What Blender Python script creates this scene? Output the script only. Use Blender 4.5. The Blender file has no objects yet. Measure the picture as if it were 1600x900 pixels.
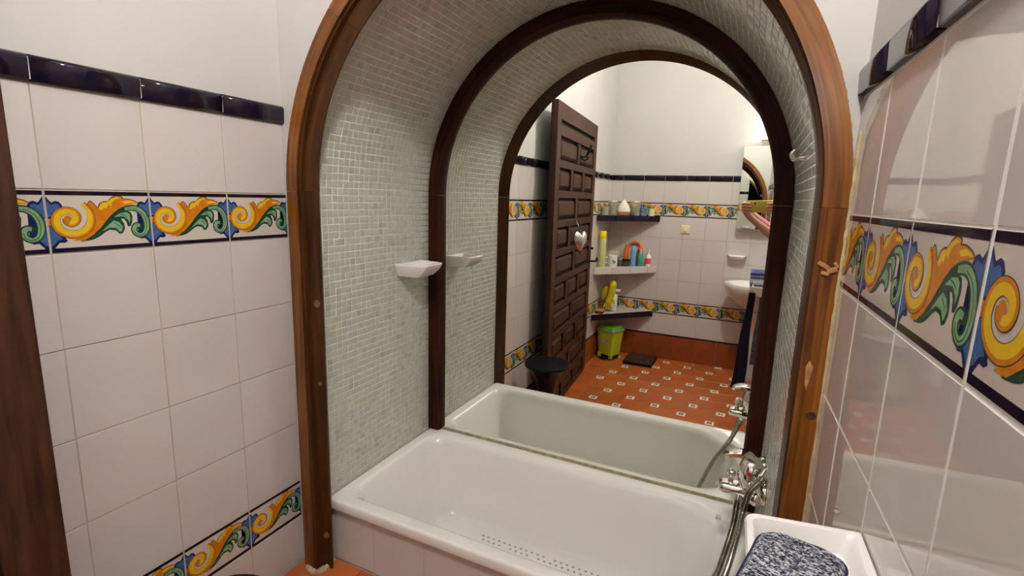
import bpy, bmesh, math, random
from mathutils import Vector, Matrix
random.seed(7)
SC = bpy.context.scene
COL = SC.collection

# ------------------------------------------------------------------ camera
CAM = (1.3095, -1.125, 1.5687)
yaw, pitch, roll = -0.4388, -0.1794, 0.0298
fwd = Vector((math.sin(yaw)*math.cos(pitch), math.cos(yaw)*math.cos(pitch), math.sin(pitch)))
rt = Vector((math.cos(yaw), -math.sin(yaw), 0)); up = rt.cross(fwd)
r2 = math.cos(roll)*rt + math.sin(roll)*up
u2 = -math.sin(roll)*rt + math.cos(roll)*up
cam = bpy.data.objects.new('camera', bpy.data.cameras.new('camera')); COL.objects.link(cam)
M = Matrix((r2, u2, -fwd)).transposed().to_4x4(); M.translation = Vector(CAM)
cam.matrix_world = M
cam.data.sensor_width = 36; cam.data.lens = 36*784.85/1600; cam.data.clip_start = 0.01
SC.camera = cam
# ------------------------------------------------------------------ world, lights, exposure
w = bpy.data.worlds.new('world'); SC.world = w; w.use_nodes = True
w.node_tree.nodes['Background'].inputs[0].default_value = (1, .95, .9, 1)
w.node_tree.nodes['Background'].inputs[1].default_value = 0.3
SC.view_settings.view_transform = 'Standard'; SC.view_settings.look = 'None'
SC.view_settings.gamma = 1; SC.view_settings.use_curve_mapping = False
SC.view_settings.exposure = 0.18
CEIL_L, VANITY_L = 390.0, 115.0
LIGHT_AT = (1.20, -1.05, 2.85); VANITY_AT = (1.50, -2.50, 2.19)

# ------------------------------------------------------------------ measures
XR, RA = 1.4669, 0.0361           # right wall x at the arch, and how it opens towards the room
D = 0.655                          # mirror
R = 2.66                           # far wall
ACX, ACZ, RO, RI = 0.7557, 1.5655, 0.7095, 0.661
ZB, HB, TZ, ZT = 1.4239, 0.1333, 0.2072, 1.7636
CEIL = 3.3; RX = 2.35; RW_END = -0.86
Z_L1 = ZB-4*TZ; Z_L0 = Z_L1-HB

# ------------------------------------------------------------------ materials
def mat(name, col, rough=.5, metal=0., noise=0., nscale=8., bump=0., bscale=60., coat=0., spec=.5, vary=0., trans=0., emit=None, estr=0., stretch=None, col2=None, ior=1.45):
    m = bpy.data.materials.new(name); m.use_nodes = True
    nt = m.node_tree; N = nt.nodes; L = nt.links; b = N['Principled BSDF']
    b.inputs['Base Color'].default_value = (*col, 1); b.inputs['Roughness'].default_value = rough
    b.inputs['Metallic'].default_value = metal; b.inputs['Specular IOR Level'].default_value = spec
    b.inputs['Coat Weight'].default_value = coat; b.inputs['Coat Roughness'].default_value = .04
    b.inputs['Transmission Weight'].default_value = trans; b.inputs['IOR'].default_value = ior
    if emit: b.inputs['Emission Color'].default_value = (*emit, 1); b.inputs['Emission Strength'].default_value = estr
    tc = N.new('ShaderNodeTexCoord'); mp = N.new('ShaderNodeMapping'); L.new(tc.outputs['Object'], mp.inputs[0])
    if stretch: mp.inputs['Scale'].default_value = stretch
    src = None
    if noise > 0:
        n = N.new('ShaderNodeTexNoise'); n.inputs['Scale'].default_value = nscale; n.inputs['Detail'].default_value = 5
        L.new(mp.outputs[0], n.inputs['Vector'])
        mx = N.new('ShaderNodeMix'); mx.data_type = 'RGBA'
        c2 = col2 or tuple(c*(1-noise) for c in col)
        mx.inputs[6].default_value = (*col, 1); mx.inputs[7].default_value = (*c2, 1)
        rr = N.new('ShaderNodeMapRange'); rr.inputs[1].default_value = .35; rr.inputs[2].default_value = .65
        L.new(n.outputs[0], rr.inputs[0]); L.new(rr.outputs[0], mx.inputs[0]); src = mx.outputs[2]
    if vary > 0:
        oi = N.new('ShaderNodeObjectInfo'); hs = N.new('ShaderNodeHueSaturation')
        mr = N.new('ShaderNodeMapRange'); mr.inputs[3].default_value = 1-vary; mr.inputs[4].default_value = 1+vary
        L.new(oi.outputs['Random'], mr.inputs[0]); L.new(mr.outputs[0], hs.inputs['Value'])
        if src: L.new(src, hs.inputs['Color'])
        else: hs.inputs['Color'].default_value = (*col, 1)
        src = hs.outputs[0]
    if src: L.new(src, b.inputs['Base Color'])
    if bump > 0:
        n = N.new('ShaderNodeTexNoise'); n.inputs['Scale'].default_value = bscale; n.inputs['Detail'].default_value = 4
        L.new(mp.outputs[0], n.inputs['Vector'])
        bp = N.new('ShaderNodeBump'); bp.inputs['Strength'].default_value = bump; bp.inputs['Distance'].default_value = .002
        L.new(n.outputs[0], bp.inputs['Height']); L.new(bp.outputs[0], b.inputs['Normal'])
    return m

def wood(name, c1, c2, rough=.3, uv=True, scale=(2, 45, 1), coat=.3, spec=.5):
    m = bpy.data.materials.new(name); m.use_nodes = True
    nt = m.node_tree; N = nt.nodes; L = nt.links; b = N['Principled BSDF']
    tc = N.new('ShaderNodeTexCoord'); mp = N.new('ShaderNodeMapping'); mp.inputs['Scale'].default_value = scale
    L.new(tc.outputs['UV' if uv else 'Object'], mp.inputs[0])
    n = N.new('ShaderNodeTexNoise'); n.inputs['Scale'].default_value = 1.6; n.inputs['Detail'].default_value = 6; n.inputs['Distortion'].default_value = .6
    L.new(mp.outputs[0], n.inputs['Vector'])
    cr = N.new('ShaderNodeValToRGB'); cr.color_ramp.elements[0].position = .32; cr.color_ramp.elements[1].position = .7
    cr.color_ramp.elements[0].color = (*c2, 1); cr.color_ramp.elements[1].color = (*c1, 1)
    L.new(n.outputs[0], cr.inputs[0])
    n2 = N.new('ShaderNodeTexNoise'); n2.inputs['Scale'].default_value = 5.; n2.inputs['Detail'].default_value = 2
    L.new(tc.outputs['Object'], n2.inputs['Vector'])
    mx = N.new('ShaderNodeMix'); mx.data_type = 'RGBA'; mx.blend_type = 'MULTIPLY'; mx.inputs[0].default_value = .45
    cr2 = N.new('ShaderNodeValToRGB'); cr2.color_ramp.elements[0].position = .35; cr2.color_ramp.elements[0].color = (.45, .4, .35, 1)
    cr2.color_ramp.elements[1].position = .6
    L.new(n2.outputs[0], cr2.inputs[0]); L.new(cr.outputs[0], mx.inputs[6]); L.new(cr2.outputs[0], mx.inputs[7])
    L.new(mx.outputs[2], b.inputs['Base Color'])
    b.inputs['Specular IOR Level'].default_value = spec; b.inputs['Roughness'].default_value = rough; b.inputs['Coat Weight'].default_value = coat; b.inputs['Coat Roughness'].default_value = .2
    bp = N.new('ShaderNodeBump'); bp.inputs['Strength'].default_value = .25; bp.inputs['Distance'].default_value = .001
    L.new(n.outputs[0], bp.inputs['Height']); L.new(bp.outputs[0], b.inputs['Normal'])
    return m

PLASTER = mat('plaster', (.57, .545, .525), .85, noise=.05, nscale=3, bump=.45, bscale=14)
CREAM = mat('caulk', (.58, .46, .26), .8, noise=.35, nscale=30, bump=.5, bscale=90)
GROUT = mat('grout', (.58, .47, .36), .8, noise=.3, nscale=9)
GROUT_W = mat('grout_white', (.88, .85, .82), .7, noise=.12, nscale=20)
TILE = mat('glazed_tile', (.62, .565, .535), .035, noise=.035, nscale=2.5, bump=.03, bscale=5, coat=.4, vary=.018)
TILE_C = mat('glazed_border_tile', (.62, .545, .48), .12, coat=.3, noise=.05, nscale=14)
NAVY = mat('navy_glaze', (.006, .005, .022), .08, spec=.32, noise=.5, nscale=25, col2=(.022, .010, .014))
P_BLUE = mat('paint_blue', (.055, .14, .36), .2, noise=.35, nscale=70)
P_DKBLUE = mat('paint_dark_blue', (.008, .012, .09), .2)
P_YEL = mat('paint_yellow', (.80, .50, .012), .2, noise=.12, nscale=60)
P_ORG = mat('paint_orange', (.66, .21, .008), .2, noise=.2, nscale=60)
P_GRN = mat('paint_green', (.22, .40, .21), .2, noise=.25, nscale=60)
P_DKGRN = mat('paint_dark_green', (.008, .055, .03), .2)
P_LINE = mat('paint_line', (.035, .03, .012), .25)
TERRA = mat('terracotta', (.50, .125, .028), .34, noise=.35, nscale=7, coat=.25, vary=.10, col2=(.42, .10, .02), bump=.15, bscale=30)
TERRA_SK = mat('terracotta_skirting', (.32, .068, .014), .3, noise=.25, nscale=8, coat=.2, vary=.06)
TGROUT = mat('floor_grout', (.50, .24, .10), .8, noise=.3, nscale=20)
MOS = [mat('mosaic_%s' % n, c, .22, coat=.25, noise=.10, nscale=60) for n, c in
       (('a', (.55, .55, .485)), ('b', (.53, .53, .46)), ('c', (.58, .575, .52)), ('d', (.47, .465, .40)), ('e', (.54, .55, .49)))]
MGROUT = mat('mosaic_grout', (.86, .83, .70), .8, noise=.15, nscale=12)
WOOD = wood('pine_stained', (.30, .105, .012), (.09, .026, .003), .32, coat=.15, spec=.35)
WOOD_I = wood('pine_inner_dark', (.105, .038, .007), (.030, .010, .002), .38, coat=.05, spec=.3)  # darker pine on the arch frame's inner and back faces
WOOD_D = wood('pine_dark_stained', (.055, .013, .003), (.016, .004, .0015), .5, coat=.0, spec=.15)
DOORW = wood('door_wood', (.085, .032, .016), (.030, .011, .006), .5, uv=False, scale=(30, 2.5, 30), coat=0, spec=.25)
KNOT = mat('wood_knot', (.10, .035, .01), .5, noise=.5, nscale=60)
KNOT_M = mat('knot_wood', (.26, .12, .035), .5, noise=.6, nscale=110)
KNOT_L = mat('bare_wood', (.50, .25, .09), .6, noise=.4, nscale=50)
CERAM = mat('white_enamel', (.86, .82, .79), .09, coat=.6, noise=.02, nscale=2)
CERAM2 = mat('white_ceramic', (.82, .78, .76), .07, coat=.7)
DOTM = mat('grip_dot', (.40, .38, .34), .8)
CHROME = mat('chrome', (.80, .79, .76), .07, metal=1)
CHROME_D = mat('worn_chrome', (.50, .46, .40), .22, metal=1, noise=.3, nscale=60)
MIRROR = mat('mirror_glass', (.93, .95, .87), .0, metal=1)
MIRROR2 = mat('cabinet_mirror_glass', (.88, .90, .86), .0, metal=1)
SEAL = mat('seal_strip', (.40, .34, .21), .6, noise=.4, nscale=40)
IRON = mat('black_iron', (.012, .011, .011), .4, metal=.5)
BLACK = mat('black_plastic', (.005, .005, .008), .38, noise=.3, nscale=12, spec=.35)
WHITE_P = mat('white_plastic', (.80, .78, .74), .35)
IVORY = mat('ivory_plastic', (.75, .66, .45), .4)
SILVER = mat('silver_foil', (.75, .74, .73), .25, metal=1, bump=.8, bscale=60)
LIME = mat('lime_plastic', (.45, .55, .02), .35, trans=0)
GREEN_L = mat('green_plastic', (.10, .30, .02), .35)
CLEAR = mat('clear_plastic', (.75, .78, .6), .15, trans=.6)
GLASSM = mat('jar_glass', (.72, .72, .60), .06, trans=.75)
BRASS = mat('brass', (.75, .52, .18), .3, metal=.7)

# ------------------------------------------------------------------ helpers
def link(name, me, mats, parent=None):
    o = bpy.data.objects.new(name, me); COL.objects.link(o)
    if parent is not None: o.parent = parent
    return o
def obj(name, bm, m, parent=None, smooth=False, loc=None):
    me = bpy.data.meshes.new(name)
    bmesh.ops.recalc_face_normals(bm, faces=bm.faces)
    bm.to_mesh(me); bm.free()
    for mm in (m if isinstance(m, (list, tuple)) else [m]): me.materials.append(mm)
    if smooth:
        me.polygons.foreach_set('use_smooth', [True]*len(me.polygons))
        try: me.set_sharp_from_angle(angle=math.radians(40))
        except Exception: pass
    o = link(name, me, None, parent)
    if loc: o.location = loc
    return o
def tag(o, label, cat, group=None, kind=None):
    if label: o['label'] = label
    if cat: o['category'] = cat
    if group: o['group'] = group
    if kind: o['kind'] = kind
    return o
def thing(name, label, cat, loc=(0, 0, 0), rz=0., group=None):
    o = bpy.data.objects.new(name, None); COL.objects.link(o); o.location = loc; o.rotation_euler = (0, 0, rz)
    o.empty_display_size = .05
    return tag(o, label, cat, group)
def struct(o): o['kind'] = 'structure'; return o
def box(bm, x0, x1, y0, y1, z0, z1, bev=0., mi=0, mtx=None, seg=2):
    r = bmesh.ops.create_cube(bm, size=1)
    vs = r['verts']
    for v in vs:
        v.co = Vector((x0+(v.co.x+.5)*(x1-x0), y0+(v.co.y+.5)*(y1-y0), z0+(v.co.z+.5)*(z1-z0)))
    fs = set(f for v in vs for f in v.link_faces)
    if bev > 0:
        es = list(set(e for v in vs for e in v.link_edges))
        rr = bmesh.ops.bevel(bm, geom=es, offset=bev, segments=seg, affect='EDGES', profile=.5)
        fs = set(rr['faces']) | set(f for f in fs if f.is_valid)
        vs = list(set(v for f in fs for v in f.verts))
    for f in fs: f.material_index = mi
    if mtx is not None: bmesh.ops.transform(bm, matrix=mtx, verts=list(vs))
    return vs
def lathe(bm, prof, n=24, c=(0, 0, 0), mi=0, cap=True, mtx=None):
    rings = []; allv = []
    for r, z in prof:
        if r < 1e-6:
            v = bm.verts.new((c[0], c[1], c[2]+z)); rings.append([v]); allv.append(v)
        else:
            rg = [bm.verts.new((c[0]+r*math.cos(2*math.pi*k/n), c[1]+r*math.sin(2*math.pi*k/n), c[2]+z)) for k in range(n)]
            rings.append(rg); allv += rg
    for a, b in zip(rings, rings[1:]):
        for k in range(n):
            if len(a) == 1 and len(b) == 1: continue
            if len(a) == 1: f = bm.faces.new((a[0], b[(k+1) % n], b[k]))
            elif len(b) == 1: f = bm.faces.new((a[k], a[(k+1) % n], b[0]))
            else: f = bm.faces.new((a[k], a[(k+1) % n], b[(k+1) % n], b[k]))
            f.material_index = mi; f.smooth = True
    if cap:
        for rg in (rings[0], rings[-1]):
            if len(rg) > 2: bm.faces.new(rg).material_index = mi
    if mtx is not None: bmesh.ops.transform(bm, matrix=mtx, verts=allv)
    return allv
def catmull(pts, n=8):
    P = [Vector(p) for p in pts]; out = []
    for i in range(len(P)-1):
        p0 = P[max(i-1, 0)]; p1 = P[i]; p2 = P[i+1]; p3 = P[min(i+2, len(P)-1)]
        for k in range(n):
            t = k/n
            out.append(.5*((2*p1)+(p2-p0)*t+(2*p0-5*p1+4*p2-p3)*t*t+(3*p1-p0-3*p2+p3)*t**3))
    out.append(P[-1]); return out
def tube(bm, pts, r, n=10, mi=0, cap=True):
    P = [Vector(p) for p in pts]; rs = r if isinstance(r, (list, tuple)) else [r]*len(P)
    if len(rs) != len(P): rs = [rs[min(int(i/(len(P)-1)*(len(rs)-1)), len(rs)-2)]*(1-((i/(len(P)-1)*(len(rs)-1)) % 1 if i < len(P)-1 else 1))+rs[min(int(i/(len(P)-1)*(len(rs)-1)), len(rs)-2)+1]*((i/(len(P)-1)*(len(rs)-1)) % 1 if i < len(P)-1 else 1) for i in range(len(P))]
    rings = []; nrm = None
    for i, p in enumerate(P):
        t = (P[min(i+1, len(P)-1)]-P[max(i-1, 0)]).normalized()
        if nrm is None: nrm = t.orthogonal().normalized()
        nrm = (nrm-t*nrm.dot(t)).normalized(); bn = t.cross(nrm)
        rings.append([bm.verts.new(p+rs[i]*(math.cos(2*math.pi*k/n)*nrm+math.sin(2*math.pi*k/n)*bn)) for k in range(n)])
    for a, b in zip(rings, rings[1:]):
        for k in range(n):
            f = bm.faces.new((a[k], a[(k+1) % n], b[(k+1) % n], b[k])); f.material_index = mi; f.smooth = True
    if cap:
        for rg in (rings[0], rings[-1]): bm.faces.new(rg).material_index = mi
def ngon(bm, pts, z=0., mi=0):
    f = bm.faces.new([bm.verts.new((p[0], p[1], z)) for p in pts]); f.material_index = mi; return f
def frame_mtx(X, Y, Z, o=(0, 0, 0)):
    m = Matrix((Vector(X), Vector(Y), Vector(Z))).transposed().to_4x4(); m.translation = Vector(o); return m

# ------------------------------------------------------------------ tiles
_tc = {}
def tile_bm(w, h, t=.008, bev=.0008, mi=0):
    bm = bmesh.new(); b = bev
    o = [(0, 0), (w, 0), (w, h), (0, h)]; i = [(b, b), (w-b, b), (w-b, h-b), (b, h-b)]
    vb = [bm.verts.new((x, y, -t)) for x, y in o]; vm = [bm.verts.new((x, y, -b)) for x, y in o]; vt = [bm.verts.new((x, y, 0)) for x, y in i]
    for k in range(4):
        j = (k+1) % 4
        bm.faces.new((vb[k], vb[j], vm[j], vm[k])); bm.faces.new((vm[k], vm[j], vt[j], vt[k]))
    bm.faces.new(vt)
    for f in bm.faces: f.material_index = mi
    return bm
def tile_mesh(w, h, m, key, t=.008, bev=.0008):
    k = (round(w, 4), round(h, 4), key)
    if k not in _tc:
        bm = tile_bm(w, h, t, bev); me = bpy.data.meshes.new(key); bm.to_mesh(me); bm.free(); me.materials.append(m); _tc[k] = me
    return _tc[k]
def trim_mesh(w, h=.05):
    k = (round(w, 4), 'trim')
    if k not in _tc:
        bm = bmesh.new(); prof = [(0, -.006), (.0005, .007), (.003, .0095), (.040, .0115), (.046, .0095), (.050, .004), (.050, -.006)]
        a = [bm.verts.new((0, y, z)) for y, z in prof]; b = [bm.verts.new((w, y, z)) for y, z in prof]
        for i in range(len(prof)-1): bm.faces.new((a[i], b[i], b[i+1], a[i+1])).smooth = True
        bm.faces.new(a); bm.faces.new(b)
        bmesh.ops.recalc_face_normals(bm, faces=bm.faces)
        me = bpy.data.meshes.new('trim_tile'); bm.to_mesh(me); bm.free(); me.materials.append(NAVY); _tc[k] = me
    return _tc[k]
BM_MATS = [TILE_C, NAVY, P_DKBLUE, P_BLUE, P_DKGRN, P_GRN, P_LINE, P_ORG, P_YEL]
def ribbon(bm, pts, hw, z, mi, smooth=6):
    P = catmull([(x, y, 0) for x, y in pts], smooth); n = len(P)
    H = catmull([(h, 0, 0) for h in hw], smooth); H = [h.x for h in H]
    prev = None
    for i, p in enumerate(P):
        t = (P[min(i+1, n-1)]-P[max(i-1, 0)]).normalized(); q = Vector((-t.y, t.x, 0))
        a = bm.verts.new((*(p+q*H[i]).xy, z)); b = bm.verts.new((*(p-q*H[i]).xy, z))
        if prev: bm.faces.new((prev[0], prev[1], b, a)).material_index = mi
        prev = (a, b)
def spiral(r_of, a0, a1, n, c):
    return [(c[0]+r_of(a)*math.cos(math.radians(a)), c[1]+r_of(a)*math.sin(math.radians(a))) for a in [a0+(a1-a0)*k/n for k in range(n+1)]]
def interp(tab):
    def f(a):
        for (x0, y0), (x1, y1) in zip(tab, tab[1:]):
            if a <= x1: return y0+(y1-y0)*(a-x0)/(x1-x0)
        return tab[-1][1]
    return f
def border_bm():
    W = .1975; bm = tile_bm(W, HB-.0022)
    d = bmesh.new()
    # coordinates: tile width 1, height .667
    d1 = .0016
    def nv(y0, y1): ngon(d, [(.004, y0), (.984, y0), (.984, y1), (.004, y1)], d1, 1)
    nv(.006, .052); nv(.603, .649)
    fl = [(0.004, .555), (.035, .515), (.05, .50), (.085, .515), (.115, .505), (.14, .47), (.13, .42), (.10, .39), (.06, .365), (.04, .335), (.04, .31), (.06, .27), (.10, .24), (.15, .15), (.12, .135), (.08, .14), (.06, .12), (.035, .09), (.004, .045+.03)]
    fi = [(0.004, .53), (.03, .495), (.045, .478), (.085, .492), (.105, .482), (.118, .46), (.11, .425), (.08, .395), (.045, .375), (.004, .37)]
    fj = [(0.004, .29), (.04, .29), (.08, .235), (.11, .17), (.08, .165), (.055, .15), (.03, .12), (.004, .11)]
    fl, fi, fj = [[(x, .325+(y-.325)*1.16) for x, y in q] for q in (fl, fi, fj)]
    for s in (0, 1):
        g = (lambda p: p) if s == 0 else (lambda p: (.988-p[0], p[1]))
        ngon(d, [g(p) for p in fl], d1, 2); ngon(d, [g(p) for p in fi], d1*1.3, 3); ngon(d, [g(p) for p in fj], d1*1.3, 3)
        ngon(d, [g(p) for p in [(.004, .365), (.035, .36), (.035, .295), (.004, .29)]], d1*1.4, 7)
    # green stem and its curl
    st = [(.27, .13), (.38, .155), (.48, .225), (.56, .32), (.63, .40), (.72, .455), (.82, .465), (.895, .42), (.935, .34), (.94, .25), (.915, .18), (.865, .15), (.815, .175), (.80, .225), (.825, .265), (.865, .26), (.875, .225)]
    hw = [.012, .02, .025, .025, .02, .022, .028, .032, .034, .032, .028, .026, .026, .028, .028, .024, .014]
    ribbon(d, st, [h+.008 for h in hw], d1*1.5, 4)
    ribbon(d, st[5:-1], [h-.006 for h in hw[5:-1]], d1*1.7, 5)
    ribbon(d, [(x-.004, y-.004) for x, y in st[6:-3]], [.003]*len(st[6:-3]), d1*1.8, 6)
    lf = [(.26, .115), (.42, .19), (.52, .29), (.60, .37), (.66, .425), (.73, .44), (.78, .42), (.795, .37), (.785, .30), (.765, .26), (.735, .255), (.725, .31), (.70, .345), (.672, .345), (.70, .29), (.705, .235), (.68, .185), (.645, .17), (.61, .215), (.55, .225), (.47, .185), (.38, .125)]
    ngon(d, lf, d1*1.55, 4)
    ngon(d, [(.38, .15), (.46, .20), (.53, .27), (.60, .33), (.655, .305), (.685, .255), (.668, .205), (.65, .195), (.62, .24), (.55, .25), (.47, .21)], d1*1.75, 5)
    ngon(d, [(.60, .365), (.67, .41), (.735, .42), (.765, .40), (.77, .35), (.758, .29), (.745, .33), (.70, .372), (.65, .37)], d1*1.75, 5)
    ribbon(d, [(.60, .30), (.64, .27), (.66, .24)], [.003, .004, .002], d1*1.9, 4, 4); ribbon(d, [(.66, .40), (.71, .385), (.74, .36)], [.003, .004, .002], d1*1.9, 4, 4)
    # orange leaf
    ol = [(.36, .50), (.385, .545), (.42, .52), (.455, .47), (.475, .515), (.52, .54), (.56, .545), (.60, .585), (.655, .605), (.71, .59), (.70, .57), (.76, .57), (.83, .55), (.875, .52), (.80, .51), (.71, .49), (.63, .44), (.55, .36), (.47, .26), (.39, .18), (.30, .12), (.20, .12), (.30, .20), (.38, .30), (.41, .40)]
    ngon(d, [(x, y) for x, y in ol], d1*2.0, 7)
    ribbon(d, ol[:14], [.004]*14, d1*2.1, 6, 3)
    ngon(d, [(.46, .46), (.50, .525), (.545, .53), (.59, .57), (.65, .59), (.69, .58), (.63, .56), (.60, .525), (.585, .485), (.56, .51), (.54, .47), (.51, .47), (.49, .44)], d1*2.2, 8)
    ngon(d, [(.70, .54), (.77, .555), (.83, .54), (.865, .522), (.80, .525), (.72, .515)], d1*2.2, 8)
    # big spiral
    c = (.185, .355)
    rr = interp([(-180, .028), (-90, .048), (0, .072), (90, .088), (180, .118), (270, .165), (340, .195), (410, .215)])
    h_o = interp([(-180, .024), (-90, .029), (0, .032), (90, .036), (180, .037), (270, .041), (340, .040), (410, .018)])
    A = [-180+590*k/26 for k in range(27)]
    pts = [(c[0]+rr(a)*math.cos(math.radians(a)), c[1]+rr(a)*math.sin(math.radians(a))) for a in A]
    ribbon(d, pts, [h_o(a)+.005 for a in A], d1*2.4, 6, 3)
    ribbon(d, pts, [h_o(a) for a in A], d1*2.5, 7, 3)
    pt2 = [(c[0]+(rr(a)-.012)*math.cos(math.radians(a)), c[1]+(rr(a)-.012)*math.sin(math.radians(a))) for a in A[4:]]
    ribbon(d, pt2, [h_o(a)*.74 for a in A[4:]], d1*2.6, 8, 3)
    ngon(d, [(c[0]-.012+.034*math.cos(t*math.pi/6), c[1]+.004+.034*math.sin(t*math.pi/6)) for t in range(12)], d1*2.7, 7)
    bmesh.ops.triangulate(d, faces=[f for f in d.faces if len(f.verts) > 4])
    for f in d.faces:
        if f.normal.z < 0: f.normal_flip()
    bmesh.ops.scale(d, vec=(.2, .2, .2*.55), verts=d.verts)
    me = bpy.data.meshes.new('tmp'); d.to_mesh(me); d.free(); bm.from_mesh(me); bpy.data.meshes.remove(me)
    return bm
def border_mesh(a=0., b=1.):
    k = ('border', round(a, 3), round(b, 3))
    if k not in _tc:
        bm = border_bm()
        if a > 0: bmesh.ops.bisect_plane(bm, geom=bm.verts[:]+bm.edges[:]+bm.faces[:], plane_co=(a*.1975, 0, 0), plane_no=(-1, 0, 0), clear_outer=True)
        if b < 1: bmesh.ops.bisect_plane(bm, geom=bm.verts[:]+bm.edges[:]+bm.faces[:], plane_co=(b*.1975, 0, 0), plane_no=(1, 0, 0), clear_outer=True)
        me = bpy.data.meshes.new('border_tile'); bm.to_mesh(me); bm.free()
        for m in BM_MATS: me.materials.append(m)
        _tc[k] = me
    return _tc[k]
def place(parent, name, me, Mx):
    o = bpy.data.objects.new(name, me); COL.objects.link(o); o.parent = parent; o.matrix_local = Mx; return o
ROWS = [(0, .2385, 'skirt'), (.2405, .2530, 'line'), (.2555, Z_L0-.001, 'plain'), (Z_L0, Z_L1, 'border')] + \
       [(ZB-(k+1)*TZ, ZB-k*TZ, 'plain') for k in (3, 2, 1, 0)] + [(ZB, ZB+HB, 'border'), (ZB+HB, ZT, 'plain'), (ZT+.001, ZT+.051, 'trim')]
def tile_wall(parent, org, X, Z, s0, s1, j0, rows=ROWS, tilt=.0016, skip=None, g=.0020, hg=0.):
    """tiles from s0 to s1 along X, joints at j0 + .2 k"""
    X = Vector(X).normalized(); Z = Vector(Z).normalized(); Y = Vector((0, 0, 1))
    k = math.floor((s0-j0)/.2)
    while j0+.2*k < s1-.004:
        a = j0+.2*k; b = a+.2; k += 1
        ca, cb = max(a+g/2, s0), min(b-g/2, s1)
        if cb-ca < .006: continue
        for z0, z1, kind in rows:
            if skip and skip(ca, cb, z0, z1): continue
            wdt = cb-ca; h = z1-z0-(.0022+hg if kind in ('plain', 'border') else .0)
            rot = Matrix.Rotation(random.uniform(-tilt, tilt), 4, 'X') @ Matrix.Rotation(random.uniform(-tilt, tilt), 4, 'Y')
            zz = random.uniform(-.0003, .0003)
            
            if kind == 'plain': me = tile_mesh(wdt, h, TILE, 'wall_tile'); nm = 'wall_tile'
            elif kind == 'skirt': me = tile_mesh(wdt, h, TERRA_SK, 'skirting_tile'); nm = 'skirting_tile'; zz += .004
            elif kind == 'line': me = tile_mesh(wdt, h, NAVY, 'pencil_tile'); nm = 'pencil_tile'; zz += .005
            elif kind == 'trim': me = trim_mesh(wdt); nm = 'trim_tile'
            else:
                me = border_mesh(max(0, (ca-a-g/2)/.1975), min(1, (cb-a-g/2)/.1975)); nm = 'border_tile'
                p = Vector(org)+X*(a+g/2)+Y*z0+Z*zz
                place(parent, nm, me, frame_mtx(X, Y, Z, p)@rot); continue
            p = Vector(org)+X*ca+Y*z0+Z*zz
            place(parent, nm, me, frame_mtx(X, Y, Z, p)@rot)

# ------------------------------------------------------------------ setting
# left wall: plaster above, grouted tiles below
bm = bmesh.new()
box(bm, -.15, -.0022, -R-.1, .0, -.05, ZT+.02, mi=1); box(bm, -.15, .0, -R-.1, .0, ZT+.02, CEIL); box(bm, -.1, .0085, -R, -.001, ZT+.004, ZT+.046, mi=2)
wl = struct(obj('wall_left', bm, [PLASTER, GROUT, GROUT_W]))
tile_wall(wl, (0, 0, 0), (0, 1, 0), (1, 0, 0), -R, -.001, -.195)
# right wall (a short spur that opens slightly towards the room)
xd = Vector((RA, -1, 0)).normalized(); zd = Vector((-1, -RA, 0)).normalized(); Lr = -RW_END
bm = bmesh.new()
Mr = frame_mtx(xd, (0, 0, 1), zd, (XR, 0, 0))
box(bm, -.70, Lr, -.05, ZT+.02, -.13, -.0009, mi=1, mtx=Mr); box(bm, 0, Lr, ZT+.004, ZT+.046, -.02, .0085, mi=1, mtx=Mr); box(bm, -.75, Lr, ZT+.02, CEIL, -.13, -.001, mtx=Mr)
wr = struct(obj('wall_right', bm, [PLASTER, GROUT_W]))
tile_wall(wr, (XR, 0, 0), xd, zd, -.012, Lr, -.0144, tilt=.0012, g=.0062, hg=.0025)
# far wall (seen in the mirror)
bm = bmesh.new()
box(bm, -.1, RX+.1, -R-.15, -R-.0022, -.05, ZT+.02, mi=1); box(bm, -.1, RX+.1, -R-.15, -R, ZT+.02, CEIL); box(bm, 0, RX, -R-.1, -R+.0085, ZT+.004, ZT+.046, mi=2)
wf = struct(obj('wall_front', bm, [PLASTER, GROUT, GROUT_W]))
tile_wall(wf, (0, -R, 0), (-1, 0, 0), (0, 1, 0), -RX, 0, -.7148)
# return wall and outer right wall
bm = bmesh.new(); box(bm, XR+.16, RX+.1, RW_END, RW_END+.12, -.05, CEIL)
struct(obj('wall_return', bm, PLASTER))
bm = bmesh.new(); box(bm, RX, RX+.12, -R-.1, RW_END+.1, -.05, CEIL)
wo = struct(obj('wall_outer', bm, PLASTER))
bm = bmesh.new(); box(bm, -.15, RX+.12, -R-.15, .12, CEIL, CEIL+.1)
struct(obj('ceiling', bm, PLASTER))
# arch wall
bm = bmesh.new()
hr = RO-.001; WX0, WX1 = -.1, XR+.03
def on_rect(a):
    c, s_ = math.cos(a), math.sin(a)
    t = min(((WX1-ACX)/c if c > 1e-9 else 1e9), ((WX0-ACX)/c if c < -1e-9 else 1e9), ((CEIL-ACZ)/s_ if s_ > 1e-9 else 1e9))
    return (ACX+t*c, ACZ+t*s_)
angs = sorted([math.pi*k/72 for k in range(73)]+[math.atan2(CEIL-ACZ, WX1-ACX), math.atan2(CEIL-ACZ, WX0-ACX)])
ins = [(ACX+hr*math.cos(a), ACZ+hr*math.sin(a)) for a in angs]; outs = [on_rect(a) for a in angs]
ins = [(ACX+hr, 0)]+ins+[(ACX-hr, 0)]; outs = [(WX1, 0)]+outs+[(WX0, 0)]
vi = [bm.verts.new((x, 0, z)) for x, z in ins]; vo = [bm.verts.new((x, 0, z)) for x, z in outs]
for k in range(len(ins)-1): bm.faces.new((vi[k], vi[k+1], vo[k+1], vo[k]))
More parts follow.
